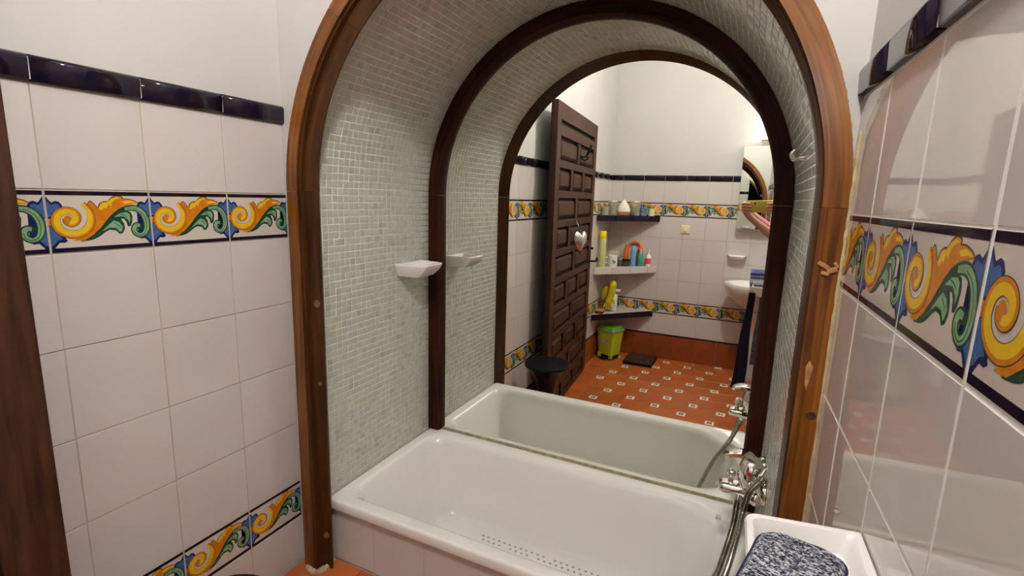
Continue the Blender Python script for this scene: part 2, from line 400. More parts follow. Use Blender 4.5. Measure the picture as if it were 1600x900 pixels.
r = bmesh.ops.extrude_face_region(bm, geom=bm.faces[:]); bmesh.ops.translate(bm, vec=(0, .045, 0), verts=[v for v in r['geom'] if isinstance(v, bmesh.types.BMVert)])
wb = struct(obj('wall_back', bm, PLASTER))
# caulk lines beside the frame
def wavy(pts, r0, amp, seed):
    rnd = random.Random(seed); P = catmull(pts, 14); return P, [r0*(1+amp*(rnd.random()-.5)) for _ in P]
bm = bmesh.new()
P, rs = wavy([(XR-.0005, -.034, z) for z in (.33, .6, .9, 1.2, 1.4, 1.55, 1.70)], .0040, .45, 3); tube(bm, P, rs, 8)
P, rs = wavy([(.036, -.008, z) for z in (.33, .7, 1.1, 1.5)], .0055, .7, 4); tube(bm, P, rs, 8)
P, rs = wavy([(ACX+.7115*math.cos(math.radians(a)), -.002, ACZ+.7115*math.sin(math.radians(a))) for a in range(4, 178, 6)], .0035, .8, 5); tube(bm, P, rs, 8)
P, rs = wavy([(.10, .012, .305), (.055, -.03, .304), (.10, -.045, .304), (.115, -.02, .304), (.115, .03, .306)], .009, .8, 6); tube(bm, P, rs, 8)
struct(obj('trim_1', bm, CREAM, smooth=True))

# alcove shell with mosaic
def arch_path(r, z0, dz=.06, n=72):
    out = [(ACX-r, z) for z in [z0+(ACZ-z0)*k/12 for k in range(12)]]
    out += [(ACX-r*math.cos(math.pi*k/n), ACZ+r*math.sin(math.pi*k/n)) for k in range(n+1)]
    out += [(ACX+r, ACZ+(z0-ACZ)*k/12) for k in range(1, 13)]
    return out
bm = bmesh.new()
for y0, y1 in ((.046, D+.06),):
    a = arch_path(RI+.0015, .2); b = arch_path(RI+.05, .2)
    A0 = [bm.verts.new((x, y0, z)) for x, z in a]; A1 = [bm.verts.new((x, y1, z)) for x, z in a]
    B0 = [bm.verts.new((x, y0, z)) for x, z in b]; B1 = [bm.verts.new((x, y1, z)) for x, z in b]
    for i in range(len(a)-1):
        for q in ((A0, A1), (B0, B1), (A0, B0), (A1, B1)): bm.faces.new((q[0][i], q[0][i+1], q[1][i+1], q[1][i])).smooth = True
box(bm, ACX-RI-.05, ACX+RI+.05, D+.03, D+.1, 0, ACZ+RI+.05)
wa = struct(obj('wall_alcove', bm, MGROUT))
# tesserae
TS = .0232; rnd = random.Random(11)
t_me = []
def tess_verts(w, h, t=.0035, b=.0006):
    o = [(-w, -h), (w, -h), (w, h), (-w, h)]; i = [(-w+b, -h+b), (w-b, -h+b), (w-b, h-b), (-w+b, h-b)]
    return [Vector((x, y, -t)) for x, y in o]+[Vector((x, y, -b)) for x, y in o]+[Vector((x, y, 0)) for x, y in i]
TV = tess_verts(TS/2-.0015, TS/2-.0007)
TF = [(0, 1, 5, 4), (1, 2, 6, 5), (2, 3, 7, 6), (3, 0, 4, 7), (4, 5, 9, 8), (5, 6, 10, 9), (6, 7, 11, 10), (7, 4, 8, 11), (8, 9, 10, 11)]
for m in MOS:
    me = bpy.data.meshes.new('tessera'); me.from_pydata([v[:] for v in TV], [], TF); me.materials.append(m); t_me.append(me)
L_str = ACZ-.535; L_arc = math.pi*RI; Lt = 2*L_str+L_arc; nrow = int(Lt/TS); ncol = int((D-.052)/TS)
SV, SF, SM = [], [], []; nind = 0
for i in range(nrow):
    s = (i+.5)*Lt/nrow
    for j in range(ncol):
        y = .0495+(j+.5)*(D-.052)/ncol+rnd.uniform(-.0008, .0008)+(.0015*math.sin(i*.7))
        ss = s+rnd.uniform(-.0006, .0006)
        if ss < L_str: p = Vector((ACX-RI, y, .535+ss)); T = Vector((0, 0, 1)); N_ = Vector((1, 0, 0))
        elif ss < L_str+L_arc:
            a = (ss-L_str)/RI; p = Vector((ACX-RI*math.cos(a), y, ACZ+RI*math.sin(a))); T = Vector((math.sin(a), 0, math.cos(a))); N_ = Vector((math.cos(a), 0, -math.sin(a)))
        else: p = Vector((ACX+RI, y, ACZ-(ss-L_str-L_arc))); T = Vector((0, 0, -1)); N_ = Vector((-1, 0, 0))
        p = p+N_*rnd.uniform(-.0004, .0003)
        Y_ = N_.cross(T)
        Mx = frame_mtx(T, Y_, N_, p) @ Matrix.Rotation(rnd.uniform(-.018, .018), 4, 'X') @ Matrix.Rotation(rnd.uniform(-.018, .018), 4, 'Y') @ Matrix.Rotation(rnd.uniform(-.02, .02), 4, 'Z')
        k = rnd.choices(range(5), (4, 4, 3, .9, 4))[0]
        if j < 9 and .86 < p.z < 1.64 and p.x < ACX and nind < 300:
            place(wa, 'tessera', t_me[k], Mx); nind += 1
        else:
            b = len(SV); SV += [(Mx@v)[:] for v in TV]; SF += [tuple(b+q for q in f) for f in TF]; SM += [k]*9
me = bpy.data.meshes.new('mosaic_tesserae'); me.from_pydata(SV, [], SF)
for m in MOS: me.materials.append(m)
me.polygons.foreach_set('material_index', SM)
o = link('mosaic_tesserae', me, None, wa); o['kind'] = 'stuff'

# floor: pinwheel terracotta with small painted insets
bm = bmesh.new(); box(bm, -.1, RX+.1, -R-.1, .0, -.1, -.002)
fl = struct(obj('floor', bm, TGROUT))
def clip_poly(P, x0, x1, y0, y1):
    for ax, lim, sg in ((0, x0, 1), (0, x1, -1), (1, y0, 1), (1, y1, -1)):
        out = []
        for i in range(len(P)):
            a, b = P[i-1], P[i]; da, db = sg*(a[ax]-lim), sg*(b[ax]-lim)
            if (da >= 0) != (db >= 0):
                t = da/(da-db); out.append((a[0]+(b[0]-a[0])*t, a[1]+(b[1]-a[1])*t))
            if db >= 0: out.append(b)
        P = out
        if len(P) < 3: return None
    return P
def slab(P, z0, z1, name, m, parent, inset=.0012):
    cx = sum(p[0] for p in P)/len(P); cy = sum(p[1] for p in P)/len(P)
    area = abs(sum(P[i-1][0]*P[i][1]-P[i][0]*P[i-1][1] for i in range(len(P))))/2
    if area < 1.5e-4: return None
    bm = bmesh.new()
    lo = [bm.verts.new((x-cx, y-cy, z0)) for x, y in P]; hi = [bm.verts.new((x-cx, y-cy, z1-.0008)) for x, y in P]
    tp = [bm.verts.new(((x-cx)*.988, (y-cy)*.988, z1)) for x, y in P]
    for i in range(len(P)):
        j = (i+1) % len(P); bm.faces.new((lo[i], lo[j], hi[j], hi[i])); bm.faces.new((hi[i], hi[j], tp[j], tp[i]))
    bm.faces.new(tp)
    return obj(name, bm, m, parent, loc=(cx, cy, 0))
A_, b_ = .2047, .0648; P0 = (.5645-.0324, -1.4672-.0324); g = .0014
INS_W = mat('inset_glaze', (.85, .77, .62), .2, coat=.3); INS_D = mat('inset_blue_paint', (.015, .02, .05), .25)
big_me = tile_mesh(A_-2*g, A_-2*g, TERRA, 'floor_tile')
bm = tile_bm(b_-2*g, b_-2*g); s_ = b_-2*g; c_ = s_/2
for k in range(4):
    a = math.pi/4+k*math.pi/2
    ngon(bm, [(c_+math.cos(a+da)*rr_, c_+math.sin(a+da)*rr_) for da, rr_ in ((-.5, .007), (-.35, .017), (0, .026), (.35, .017), (.5, .007))], .0002, 1)
    a += math.pi/4
    ngon(bm, [(c_+math.cos(a+da)*rr_, c_+math.sin(a+da)*rr_) for da, rr_ in ((-.4, .006), (-.2, .014), (0, .019), (.2, .014), (.4, .006))], .0002, 1)
bmesh.ops.recalc_face_normals(bm, faces=bm.faces)
ins_me = bpy.data.meshes.new('inset_tile'); bm.to_mesh(ins_me); bm.free(); ins_me.materials.append(INS_W); ins_me.materials.append(INS_D)
FX0, FX1, FY0, FY1 = .187, RX, -R+.006, -.21
for i in range(-16, 17):
    for j in range(-16, 17):
        ix = P0[0]+i*b_+j*A_; iy = P0[1]-i*A_+j*b_   # inset lower-left
        bx = ix-A_; by = iy                            # its big neighbour
        for (x, y, s, me, nm) in ((ix, iy, b_, ins_me, 'inset_tile'), (bx, by, A_, big_me, 'floor_tile')):
            if x+s < FX0 or x > FX1 or y+s < FY0 or y > FY1: continue
            if x > FX0 and x+s < FX1 and y > FY0 and y+s < FY1:
                place(fl, nm, me, Matrix.Translation((x+g, y+g, random.uniform(-.0004, .0003))) @ Matrix.Rotation(random.uniform(-.003, .003), 4, 'X'))
            else:
                Pp = clip_poly([(x+g, y+g), (x+s-g, y+g), (x+s-g, y+s-g), (x+g, y+s-g)], FX0, FX1, FY0, FY1)
                if Pp: slab(Pp, -.008, 0, nm, TERRA if nm == 'floor_tile' else INS_W, fl)
y = FY1
while y > -R+.01:
    y2 = max(y-.24, -R+.005); slab([(.012, y2+g), (.185, y2+g), (.185, y-g), (.012, y-g)], -.008, 0, 'floor_tile', TERRA, fl); y = y2

# step in front of the tub
st = thing('bath_step', 'terracotta tiled step running along the foot of the bathtub, under its white tiled side', 'step', (ACX, -.08, 0))
bm = bmesh.new(); box(bm, .012, XR-.005, -.195, .043, 0, .292)
o = obj('step_body', bm, TGROUT, st); o.location = -Vector(st.location)
xs = [.014, .0290+.2, .429, .629, .829, 1.029, 1.229, XR-.006]
for a, b in zip(xs, xs[1:]):
    s1 = slab([(a+.0015, -.2), (b-.0015, -.2), (b-.0015, .042), (a+.0015, .042)], .285, .30, 'step_tile', TERRA, st)
    s1.location = Vector(s1.location)-Vector(st.location)
    s2 = place(st, 'riser_tile', tile_mesh(b-a-.003, .28, TERRA, 'riser_tile'), frame_mtx((1, 0, 0), (0, 0, 1), (0, -1, 0), (a+.0015-ACX, -.199+.08, .003)))

# ------------------------------------------------------------------ wooden arch frame round the alcove
def nose(r, rx, rz, cx, y): return (r, y, rx, rz, cx)
def sweep_arch(prof, a0, a1, n, name, m, parent, cx=ACX, cz=ACZ, inner=False):
    """prof: list of (r, y), closed; from angle a0 to a1 (deg, 0 = right, 180 = left)"""
    bm = bmesh.new(); uvl = bm.loops.layers.uv.new('uv'); rings = []; N_ = len(prof)
    per = [0]
    for i in range(N_): per.append(per[-1]+math.hypot(prof[(i+1) % N_][0]-prof[i][0], prof[(i+1) % N_][1]-prof[i][1]))
    off = random.random()*9
    for k in range(n+1):
        a = math.radians(a0+(a1-a0)*k/n); rings.append([bm.verts.new((p[4]+p[2]*math.cos(a), p[1], cz+p[3]*math.sin(a)) if len(p) > 2 else (cx+p[0]*math.cos(a), p[1], cz+p[0]*math.sin(a))) for p in prof])
    for k in range(n):
        for i in range(N_):
            j = (i+1) % N_
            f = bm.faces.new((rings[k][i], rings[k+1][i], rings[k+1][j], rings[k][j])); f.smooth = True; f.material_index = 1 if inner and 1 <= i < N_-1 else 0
            ln = [math.radians(a0+(a1-a0)*q/n)*.69+off for q in (k, k+1)]
            for lp, uv in zip(f.loops, ((ln[0], per[i]), (ln[1], per[i]), (ln[1], per[i+1]), (ln[0], per[i+1]))): lp[uvl].uv = uv
    bm.faces.new(rings[0]); bm.faces.new(rings[-1])
    return obj(name, bm, m, parent, smooth=True)
def sweep_post(prof, side, z0, z1, name, m, parent, cx=ACX, n=10, inner=False):
    bm = bmesh.new(); uvl = bm.loops.layers.uv.new('uv'); N_ = len(prof); rings = []; off = random.random()*9
    per = [0]
    for i in range(N_): per.append(per[-1]+math.hypot(prof[(i+1) % N_][0]-prof[i][0], prof[(i+1) % N_][1]-prof[i][1]))
    for k in range(n+1):
        z = z0+(z1-z0)*k/n; rings.append([bm.verts.new((p[4]+side*p[2], p[1], z) if len(p) > 2 else (cx+side*p[0], p[1], z)) for p in prof])
    for k in range(n):
        for i in range(N_):
            j = (i+1) % N_
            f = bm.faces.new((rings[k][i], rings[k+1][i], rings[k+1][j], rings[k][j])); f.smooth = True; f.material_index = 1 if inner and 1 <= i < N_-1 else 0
            ln = [z0+(z1-z0)*q/n+off for q in (k, k+1)]
            for lp, uv in zip(f.loops, ((ln[0], per[i]), (ln[1], per[i]), (ln[1], per[i+1]), (ln[0], per[i+1]))): lp[uvl].uv = uv
    bm.faces.new(rings[0]); bm.faces.new(rings[-1])
    return obj(name, bm, m, parent, smooth=True)
fr = thing('arch_frame', 'orange-brown stained wooden arch framing the tub alcove, standing proud of the white wall', 'wooden arch')
PF = [(RO, -.036), (.6665, -.036), (.6655, -.026), (.6625, -.0245), (.6620, -.010), nose(.64, .640, .6265, .776, -.001), nose(.64, .640, .6265, .776, .003), (RI-.0005, .0465), (RO-.002, .0465)]
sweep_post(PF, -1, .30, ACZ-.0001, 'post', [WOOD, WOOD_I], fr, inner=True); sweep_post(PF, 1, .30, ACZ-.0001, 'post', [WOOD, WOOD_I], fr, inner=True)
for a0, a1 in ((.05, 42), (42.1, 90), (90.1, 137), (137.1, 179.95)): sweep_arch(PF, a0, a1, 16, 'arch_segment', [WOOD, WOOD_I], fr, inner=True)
def knot(x, y, z, r, n, parent, m=KNOT, sq=1.3):
    bm = bmesh.new(); Z = Vector(n).normalized(); X = Z.orthogonal().normalized()
    if abs(Z.z) < .5: X = Vector((0, 0, 1))
    Y = Z.cross(X)
    lathe(bm, [(r, .0), (r*.9, .0008), (r*.55, .0003), (0, .0006)], 14, cap=False, mtx=frame_mtx(X, Y, Z, (x, y, z)) @ Matrix.Diagonal((sq, 1, 1, 1)))
    return obj('knot', bm, m, parent, smooth=True)
XI = ACX-RI+.0006
for z, rr_ in ((1.225, .0095), (.965, .006), (.425, .010)): knot(.1192, -.0063, z, rr_, (.37, -.93, 0), fr, KNOT_M)
for z, yy in ((1.165, .010), (.80, .010)): knot(1.452, -.0365, z, .0085, (0, -1, 0), fr, KNOT, 1)
bm = bmesh.new()
for dx, dz, w_, h_, a in ((-.008, 1.46, .022, .008, .5), (.006, 1.452, .018, .010, -.3), (-.004, 1.445, .014, .007, .2), (.012, 1.462, .012, .006, .9)):
    box(bm, -w_/2, w_/2, -.003, .002, -h_/2, h_/2, .0018, mtx=Matrix.Translation((1.446+dx, -.037, dz)) @ Matrix.Rotation(a, 4, 'Y'))
o = obj('splintered_knot', bm, KNOT_L, fr); o['label'] = 'pale splintered knot'
bm = bmesh.new()
ngon(bm, [(1.432, 1.262), (1.437, 1.275), (1.445, 1.262), (1.442, 1.245), (1.438, 1.215), (1.434, 1.225)], 0); bmesh.ops.rotate(bm, matrix=Matrix.Rotation(math.pi/2, 3, 'X'), verts=bm.verts)
for v in bm.verts: v.co.y = -.0366
o = obj('wood_chip', bm, KNOT_L, fr); o['label'] = 'bare chipped patch'

# ------------------------------------------------------------------ mirror
mi = thing('arched_mirror', 'tall arched mirror with dark brown wooden rim, standing behind the bathtub', 'mirror', (ACX, D, .54))
off = Vector(mi.location)
bm = bmesh.new(); rm = RI-.004
pts = [(ACX-rm, .545)]+[(ACX-rm*math.cos(math.pi*k/96), ACZ+rm*math.sin(math.pi*k/96)) for k in range(97)]+[(ACX+rm, .545)]
f = bm.faces.new([bm.verts.new((x, D, z)) for x, z in pts]); r = bmesh.ops.extrude_face_region(bm, geom=[f])
bmesh.ops.translate(bm, vec=(0, .006, 0), verts=[v for v in r['geom'] if isinstance(v, bmesh.types.BMVert)])
o = obj('glass', bm, MIRROR, mi, loc=-off); o['label'] = 'greenish mirror glass'
RM = .607
PM = [(RI-.001, D-.030), (RM+.006, D-.030), (RM, D-.022), (RM-.001, D-.0005), (RI-.001, D-.0005)]
for s in (-1, 1): sweep_post(PM, s, .541, ACZ-.0001, 'side_rail', WOOD_D, mi).location = -off
for a0, a1 in ((.05, 60), (60.1, 120), (120.1, 179.95)): sweep_arch(PM, a0, a1, 20, 'arch_rail', WOOD_D, mi).location = -off
bm = bmesh.new(); P, rs = wavy([(x, D-.004, .5395) for x in (.155, .5, .9, 1.36)], .003, .5, 9); tube(bm, P, rs, 8)
box(bm, .152, 1.362, D-.005, D+.001, .538, .5465, .002)
o = obj('bottom_strip', bm, SEAL, mi, smooth=True, loc=-off); o['label'] = 'grimy olive seal strip'

# ------------------------------------------------------------------ bathtub
tb = thing('bathtub', 'white enamel bathtub built into the arched alcove', 'bathtub', (ACX, .34, .30))
off = Vector(tb.location)
def rrect(x0, x1, y0, y1, rl, rr_, z, n=8):
    P = []
    for (cx, cy, r, a0) in ((x1-rr_, y1-rr_, rr_, 0), (x0+rl, y1-rl, rl, 90), (x0+rl, y0+rl, rl, 180), (x1-rr_, y0+rr_, rr_, 270)):
        for k in range(n+1):
            a = math.radians(a0+90*k/n); P.append((cx+r*math.cos(a), cy+r*math.sin(a), z))
    return P
X0, X1, Y0, Y1, ZR = ACX-RI+.0015, ACX+RI-.0015, .028, D-.001, .538
rings = [rrect(X0, X1, Y0+.004, Y1, .010, .010, ZR-.040), rrect(X0, X1, Y0+.001, Y1, .012, .012, ZR-.036), rrect(X0, X1, Y0, Y1, .012, .012, ZR-.031), rrect(X0, X1, Y0, Y1, .012, .012, ZR-.008),
         rrect(X0+.001, X1-.001, Y0+.002, Y1-.001, .013, .013, ZR-.003), rrect(X0+.003, X1-.003, Y0+.006, Y1-.003, .014, .014, ZR), rrect(X0+.006, X1-.006, Y0+.012, Y1-.006, .018, .018, ZR),
         rrect(X0+.027, X1-.050, Y0+.040, Y1-.040, .055, .14, ZR-.001), rrect(X0+.033, X1-.058, Y0+.048, Y1-.047, .06, .15, ZR-.003),
         rrect(X0+.042, X1-.070, Y0+.058, Y1-.056, .07, .17, ZR-.010),
         rrect(X0+.052, X1-.082, Y0+.067, Y1-.064, .075, .18, ZR-.030), rrect(X0+.075, X1-.10, Y0+.076, Y1-.073, .08, .18, ZR-.12),
         rrect(X0+.115, X1-.13, Y0+.088, Y1-.085, .08, .17, ZR-.25), rrect(X0+.135, X1-.15, Y0+.098, Y1-.092, .07, .14, ZR-.305),
         rrect(X0+.16, X1-.175, Y0+.112, Y1-.105, .06, .10, ZR-.325), rrect(X0+.20, X1-.21, Y0+.14, Y1-.13, .04, .05, ZR-.330)]
bm = bmesh.new(); V_ = [[bm.verts.new(Vector(p)) for p in rg] for rg in rings]; n = len(V_[0])
for a, b in zip(V_, V_[1:]):
    for k in range(n): bm.faces.new((a[k], a[(k+1) % n], b[(k+1) % n], b[k])).smooth = True
bm.faces.new(V_[-1])
o = obj('tub_shell', bm, CERAM, tb, smooth=True, loc=-off)
me_ = o.data
me_.polygons.foreach_set('use_smooth', [True]*len(me_.polygons))
if 'sharp_edge' in me_.attributes: me_.attributes.remove(me_.attributes['sharp_edge'])
bm = bmesh.new(); q = 0
for i in range(34):
    for j in range(14):
        x = .44+i*.024+(j % 2)*.012; y = .205+j*.0225
        if rnd.random() < .03: continue
        lathe(bm, [(.0052, 0), (.0048, .0009), (0, .0011)], 8, c=(x, y, ZR-.3300), cap=False)
o = obj('grip_dots', bm, DOTM, tb, loc=-off); o['kind'] = 'stuff'
# white tiled side of the tub
xs = [X0, .276, .478, .678, .878, 1.078, 1.278, X1]
bm = bmesh.new(); box(bm, X0, X1, .047, .06, .295, ZR-.036); o = obj('apron_backing', bm, GROUT, tb, loc=-off)
for a, b in zip(xs, xs[1:]):
    place(tb, 'apron_tile', tile_mesh(b-a-.0022, ZR-.042-.302, TILE, 'apron_tile'), frame_mtx((1, 0, 0), (0, 0, 1), (0, -1, 0), Vector((a+.0011, .045, .302))-off))
# overflow and little sticker on the right end
bm = bmesh.new()
Mo = frame_mtx((0, 1, 0), (0, 0, 1), (1, 0, 0), (X1-.112, .33, ZR-.115)) @ Matrix.Rotation(math.pi, 4, 'Y')
lathe(bm, [(.0, .014), (.016, .013), (.026, .008), (.030, .0)], 20, mtx=Mo); lathe(bm, [(.009, .014), (.008, .020), (0, .021)], 12, mtx=Mo)
o = obj('overflow', bm, CHROME, tb, smooth=True, loc=-off); o['label'] = 'round chrome overflow cover'
bm = bmesh.new(); box(bm, 1.300, 1.318, .545, .566, ZR-.006, ZR-.0005, .0004, mtx=None); o = obj('sticker', bm, mat('faded_sticker', (.62, .57, .50), .6), tb, loc=-off)

# ------------------------------------------------------------------ ceramic soap dishes
def soap_dish(name, label, Mx, w=.16, d=.125, h=.05, group=None, taper_=.018):
    """local: x along the wall, y out of the wall, z up (top rim at 0)"""
    t = thing(name, label, 'soap dish'); t.matrix_world = Mx
    bm = bmesh.new()
    def rg(x, y0, y1, z, rb, rf, n=6):
        P = []
        for (cx, cy, r, a0) in ((x-rf, y1-rf, rf, 0), (-x+rf, y1-rf, rf, 90), (-x+rb, y0+rb, rb, 180), (x-rb, y0+rb, rb, 270)):
            for k in range(n+1):
                a = math.radians(a0+90*k/n); P.append((cx+r*math.cos(a), cy+r*math.sin(a), z))
        return P
    W = w/2
    R_ = [rg(W*.78, 0, d*.70, -h, .002, .012), rg(W*.93, 0, d*.90, -h*.55, .002, .016), rg(W*.985, 0, d*.985, -h*.22, .002, .018), rg(W, 0, d, -.005, .003, .018), rg(W-.002, .001, d-.002, -.0008, .003, .017), rg(W-.006, .004, d-.006, 0, .004, .016),
          rg(W-.010, .009, d-.010, -.0015, .008, .014), rg(W-.013, .013, d-.013, -.008, .012, .014), rg(W-.018, .019, d-.018, -.5*h, .012, .012), rg(W-.030, .030, d-.030, -.58*h, .010, .010)]
    V_ = [[bm.verts.new((p[0]*(1-taper_*(p[1]/d)/W), p[1], p[2])) for p in q] for q in R_]; n = len(V_[0])
    for a, b in zip(V_, V_[1:]):
        for k in range(n): bm.faces.new((a[k], a[(k+1) % n], b[(k+1) % n], b[k]))
    bm.faces.new(V_[0]); bm.faces.new(V_[-1])
    obj('dish', bm, CERAM2, t, smooth=True)
    return t
soap_dish('soap_dish', 'white ceramic soap dish on the mosaic wall left of the mirror', frame_mtx((0, -1, 0), (1, 0, 0), (0, 0, 1), (ACX-RI+.001, .485, 1.305)), .165, .125, .05)
n_ = Vector((-1, -RA, 0)).normalized(); x_ = Vector((RA, -1, 0)).normalized() * -1
yc = -.485
t = soap_dish('soap_dish', 'white ceramic soap dish on the right glossy tiled wall, holding a flecked grey scrubber', frame_mtx(x_*-1*-1, n_, (0, 0, 1), (XR-RA*yc-.0005, yc, 1.150)), .195, .140, .055)
bm = bmesh.new()
lathe(bm, [(0, .006), (.0035, .005), (.0048, .001), (.005, -.002)], 14, mtx=frame_mtx((0, 0, 1), (0, 1, 0), (-1, 0, 0), (-.000, .019, -.012)).copy() @ Matrix.Identity(4))
o = obj('fixing_cap', bm, BRASS, t, smooth=True); o['label'] = 'small brass fixing cap'
o.rotation_euler = (0, 0, 0)
# scrubber
FLECK = bpy.data.materials.new('flecked_cloth'); FLECK.use_nodes = True
nt = FLECK.node_tree; N = nt.nodes; L = nt.links; b = N['Principled BSDF']; b.inputs['Roughness'].default_value = .95
tc = N.new('ShaderNodeTexCoord'); mp = N.new('ShaderNodeMapping'); mp.inputs['Scale'].default_value = (1.0, 2.2, 1.5); mp.inputs['Rotation'].default_value = (0, 0, .6); L.new(tc.outputs['Object'], mp.inputs[0])
n1 = N.new('ShaderNodeTexNoise'); n1.inputs['Scale'].default_value = 150; n1.inputs['Detail'].default_value = 3; n1.inputs['Distortion'].default_value = 1.5; L.new(mp.outputs[0], n1.inputs['Vector'])
cr = N.new('ShaderNodeValToRGB'); e = cr.color_ramp.elements; e[0].position = .46; e[0].color = (.012, .016, .04, 1); e[1].position = .58; e[1].color = (.62, .62, .64, 1)
e2 = e.new(.52); e2.color = (.16, .17, .22, 1)
L.new(n1.outputs[0], cr.inputs[0]); L.new(cr.outputs[0], b.inputs['Base Color'])
bp = N.new('ShaderNodeBump'); bp.inputs['Strength'].default_value = 1; bp.inputs['Distance'].default_value = .003; L.new(n1.outputs[0], bp.inputs['Height']); L.new(bp.outputs[0], b.inputs['Normal'])
sb = thing('scrubber', 'flecked blue-grey bath scrubber with navy edging, lying in the right-hand dish', 'scrubber', (1.3935, -.520, 1.1300))
def pillow(x, y, z0, z1, r, n=6, bul=.6):
    bm = bmesh.new(); R_ = []
    for k in range(9):
        t_ = k/8; z = z0+(z1-z0)*t_; ins = r*.30*(1-math.sin(math.pi*min(max(t_, .0), 1)))**2
        R_.append((ins, z))
    V_ = []
    for ins, z in R_:
        P = []
        for (sx, sy, a0) in ((1, 1, 0), (-1, 1, 90), (-1, -1, 180), (1, -1, 270)):
            for k in range(n+1):
                a = math.radians(a0+90*k/n); P.append(bm.verts.new(((sx*(x-ins-r)+r*math.cos(a)), (sy*(y-ins-r)+r*math.sin(a)), z)))
        V_.append(P)
    m_ = len(V_[0])
    for a, b in zip(V_, V_[1:]):
        for k in range(m_): bm.faces.new((a[k], a[(k+1) % m_], b[(k+1) % m_], b[k]))
    bm.faces.new(V_[0]); bm.faces.new(V_[-1]); return bm
o = obj('pad', pillow(.047, .064, 0, .030, .022), FLECK, sb, smooth=True)
bm = bmesh.new()
P = []
for (sx, sy, a0) in ((1, 1, 0), (-1, 1, 90), (-1, -1, 180), (1, -1, 270)):
    for k in range(7):
        a = math.radians(a0+15*k); P.append((sx*(.047-.022)+.0225*math.cos(a), sy*(.064-.022)+.0225*math.sin(a), .020))
P.append(P[0]); tube(bm, P, .0022, 8)
o = obj('piping', bm, mat('navy_piping', (.012, .015, .05), .8), sb, smooth=True); o['label'] = 'navy blue edging'
sb.rotation_euler = (.03, -.04, -.26)

# ------------------------------------------------------------------ tap, hose, hook
tp = thing('bath_mixer_tap', 'chrome bath mixer tap with lever and curved spout on the right end of the alcove', 'tap', (1.405, .36, .80))
def T_(bm, pts, r, n=12, sm=6): tube(bm, [Vector(p)-Vector(tp.location) for p in (catmull(pts, sm) if len(pts) > 2 else pts)], r, n)
TL = Vector(tp.location)
bm = bmesh.new(); bmesh.ops.create_uvsphere(bm, u_segments=36, v_segments=24, radius=1, matrix=Matrix.Translation(Vector((1.380, .36, .812))-TL) @ Matrix.Diagonal((.036, .042, .056, 1)))
T_(bm, [(1.393, .275, .790), (1.393, .445, .790)], .020, 24)
for yy in (.275, .445): bmesh.ops.create_uvsphere(bm, u_segments=20, v_segments=12, radius=.020, matrix=Matrix.Translation(Vector((1.393, yy, .790))-TL))
obj('body', bm, CHROME, tp, smooth=True)
for yy in (.285, .435):
    bm = bmesh.new(); T_(bm, [(1.393, yy, .797), (1.4155, yy, .805)], .013); lathe(bm, [(.032, .0), (.031, .008), (.024, .016), (.014, .022)], 24, mtx=frame_mtx((0, 0, 1), (0, 1, 0), (-1, 0, 0), Vector((1.4155, yy, .805))-TL))
    o = obj('inlet', bm, CHROME, tp, smooth=True)
bm = bmesh.new()
box(bm, 1.298, 1.392, .334, .386, .744, .778, .0165, mtx=Matrix.Translation(-TL), seg=5)
obj('spout', bm, CHROME, tp, smooth=True)
bm = bmesh.new(); T_(bm, [(1.330, .36, .776), (1.330, .36, .796)], .0075, 14); bmesh.ops.create_uvsphere(bm, u_segments=18, v_segments=12, radius=.0125, matrix=Matrix.Translation(Vector((1.330, .36, .804))-TL))
obj('diverter_knob', bm, CHROME, tp, smooth=True)
bm = bmesh.new()
Pl = catmull([(1.308, 0, .853), (1.318, 0, .862), (1.345, 0, .870), (1.372, 0, .866), (1.388, 0, .850), (1.392, 0, .82)], 5)
wd = [.014+.010*min(1, i/8) for i in range(len(Pl))]
rows_ = []
for i, p in enumerate(Pl):
    t_ = (Pl[min(i+1, len(Pl)-1)]-Pl[max(i-1, 0)]).normalized(); nn_ = Vector((-t_.z, 0, t_.x))
    rows_.append([bm.verts.new(Vector((p.x, .36+sy*wd[i], p.z))+nn_*sz*.004-TL) for sy, sz in ((-1, -1), (-1, 1), (-.8, 1.5), (.8, 1.5), (1, 1), (1, -1))])
for a_, b_2 in zip(rows_, rows_[1:]):
    for k in range(6): bm.faces.new((a_[k], a_[(k+1) % 6], b_2[(k+1) % 6], b_2[k]))
bm.faces.new(rows_[0]); bm.faces.new(rows_[-1])
obj('lever', bm, CHROME, tp, smooth=True)
bm = bmesh.new(); T_(bm, [(1.362, .340, .846), (1.372, .322, .822), (1.376, .318, .79)], .0045, 10); obj('lever_arm', bm, CHROME, tp, smooth=True)
bm = bmesh.new(); lathe(bm, [(.007, 0), (.006, .0015), (0, .002)], 14, mtx=frame_mtx((0, 0, 1), (-1, 0, 0), (0, -1, 0), Vector((1.374, .3195, .832))-TL)); o = obj('hot_mark', bm, mat('red_mark', (.5, .02, .015), .3), tp); o['label'] = 'small red hot-water mark'
hs = thing('shower_hose', 'ribbed metal shower hose hanging in a loop from the bath tap', 'hose', (1.36, .34, .76))
def ribbed(pts, r, sm=40):
    P = catmull([Vector(p)-Vector(hs.location) for p in pts], sm); return P, [r*(1+.10*(1 if i % 2 else -1)) for i in range(len(P))]
bm = bmesh.new(); P, rs = ribbed([(1.412, .31, .846), (1.398, .275, .838), (1.377, .24, .825), (1.369, .215, .806), (1.364, .2, .780), (1.354, .17, .71), (1.342, .155, .637), (1.325, .155, .564), (1.29, .175, .50), (1.24, .21, .40), (1.20, .24, .29), (1.15, .25, .222)], .0075); tube(bm, P, rs, 12)
obj('hose', bm, CHROME_D, hs, smooth=True)
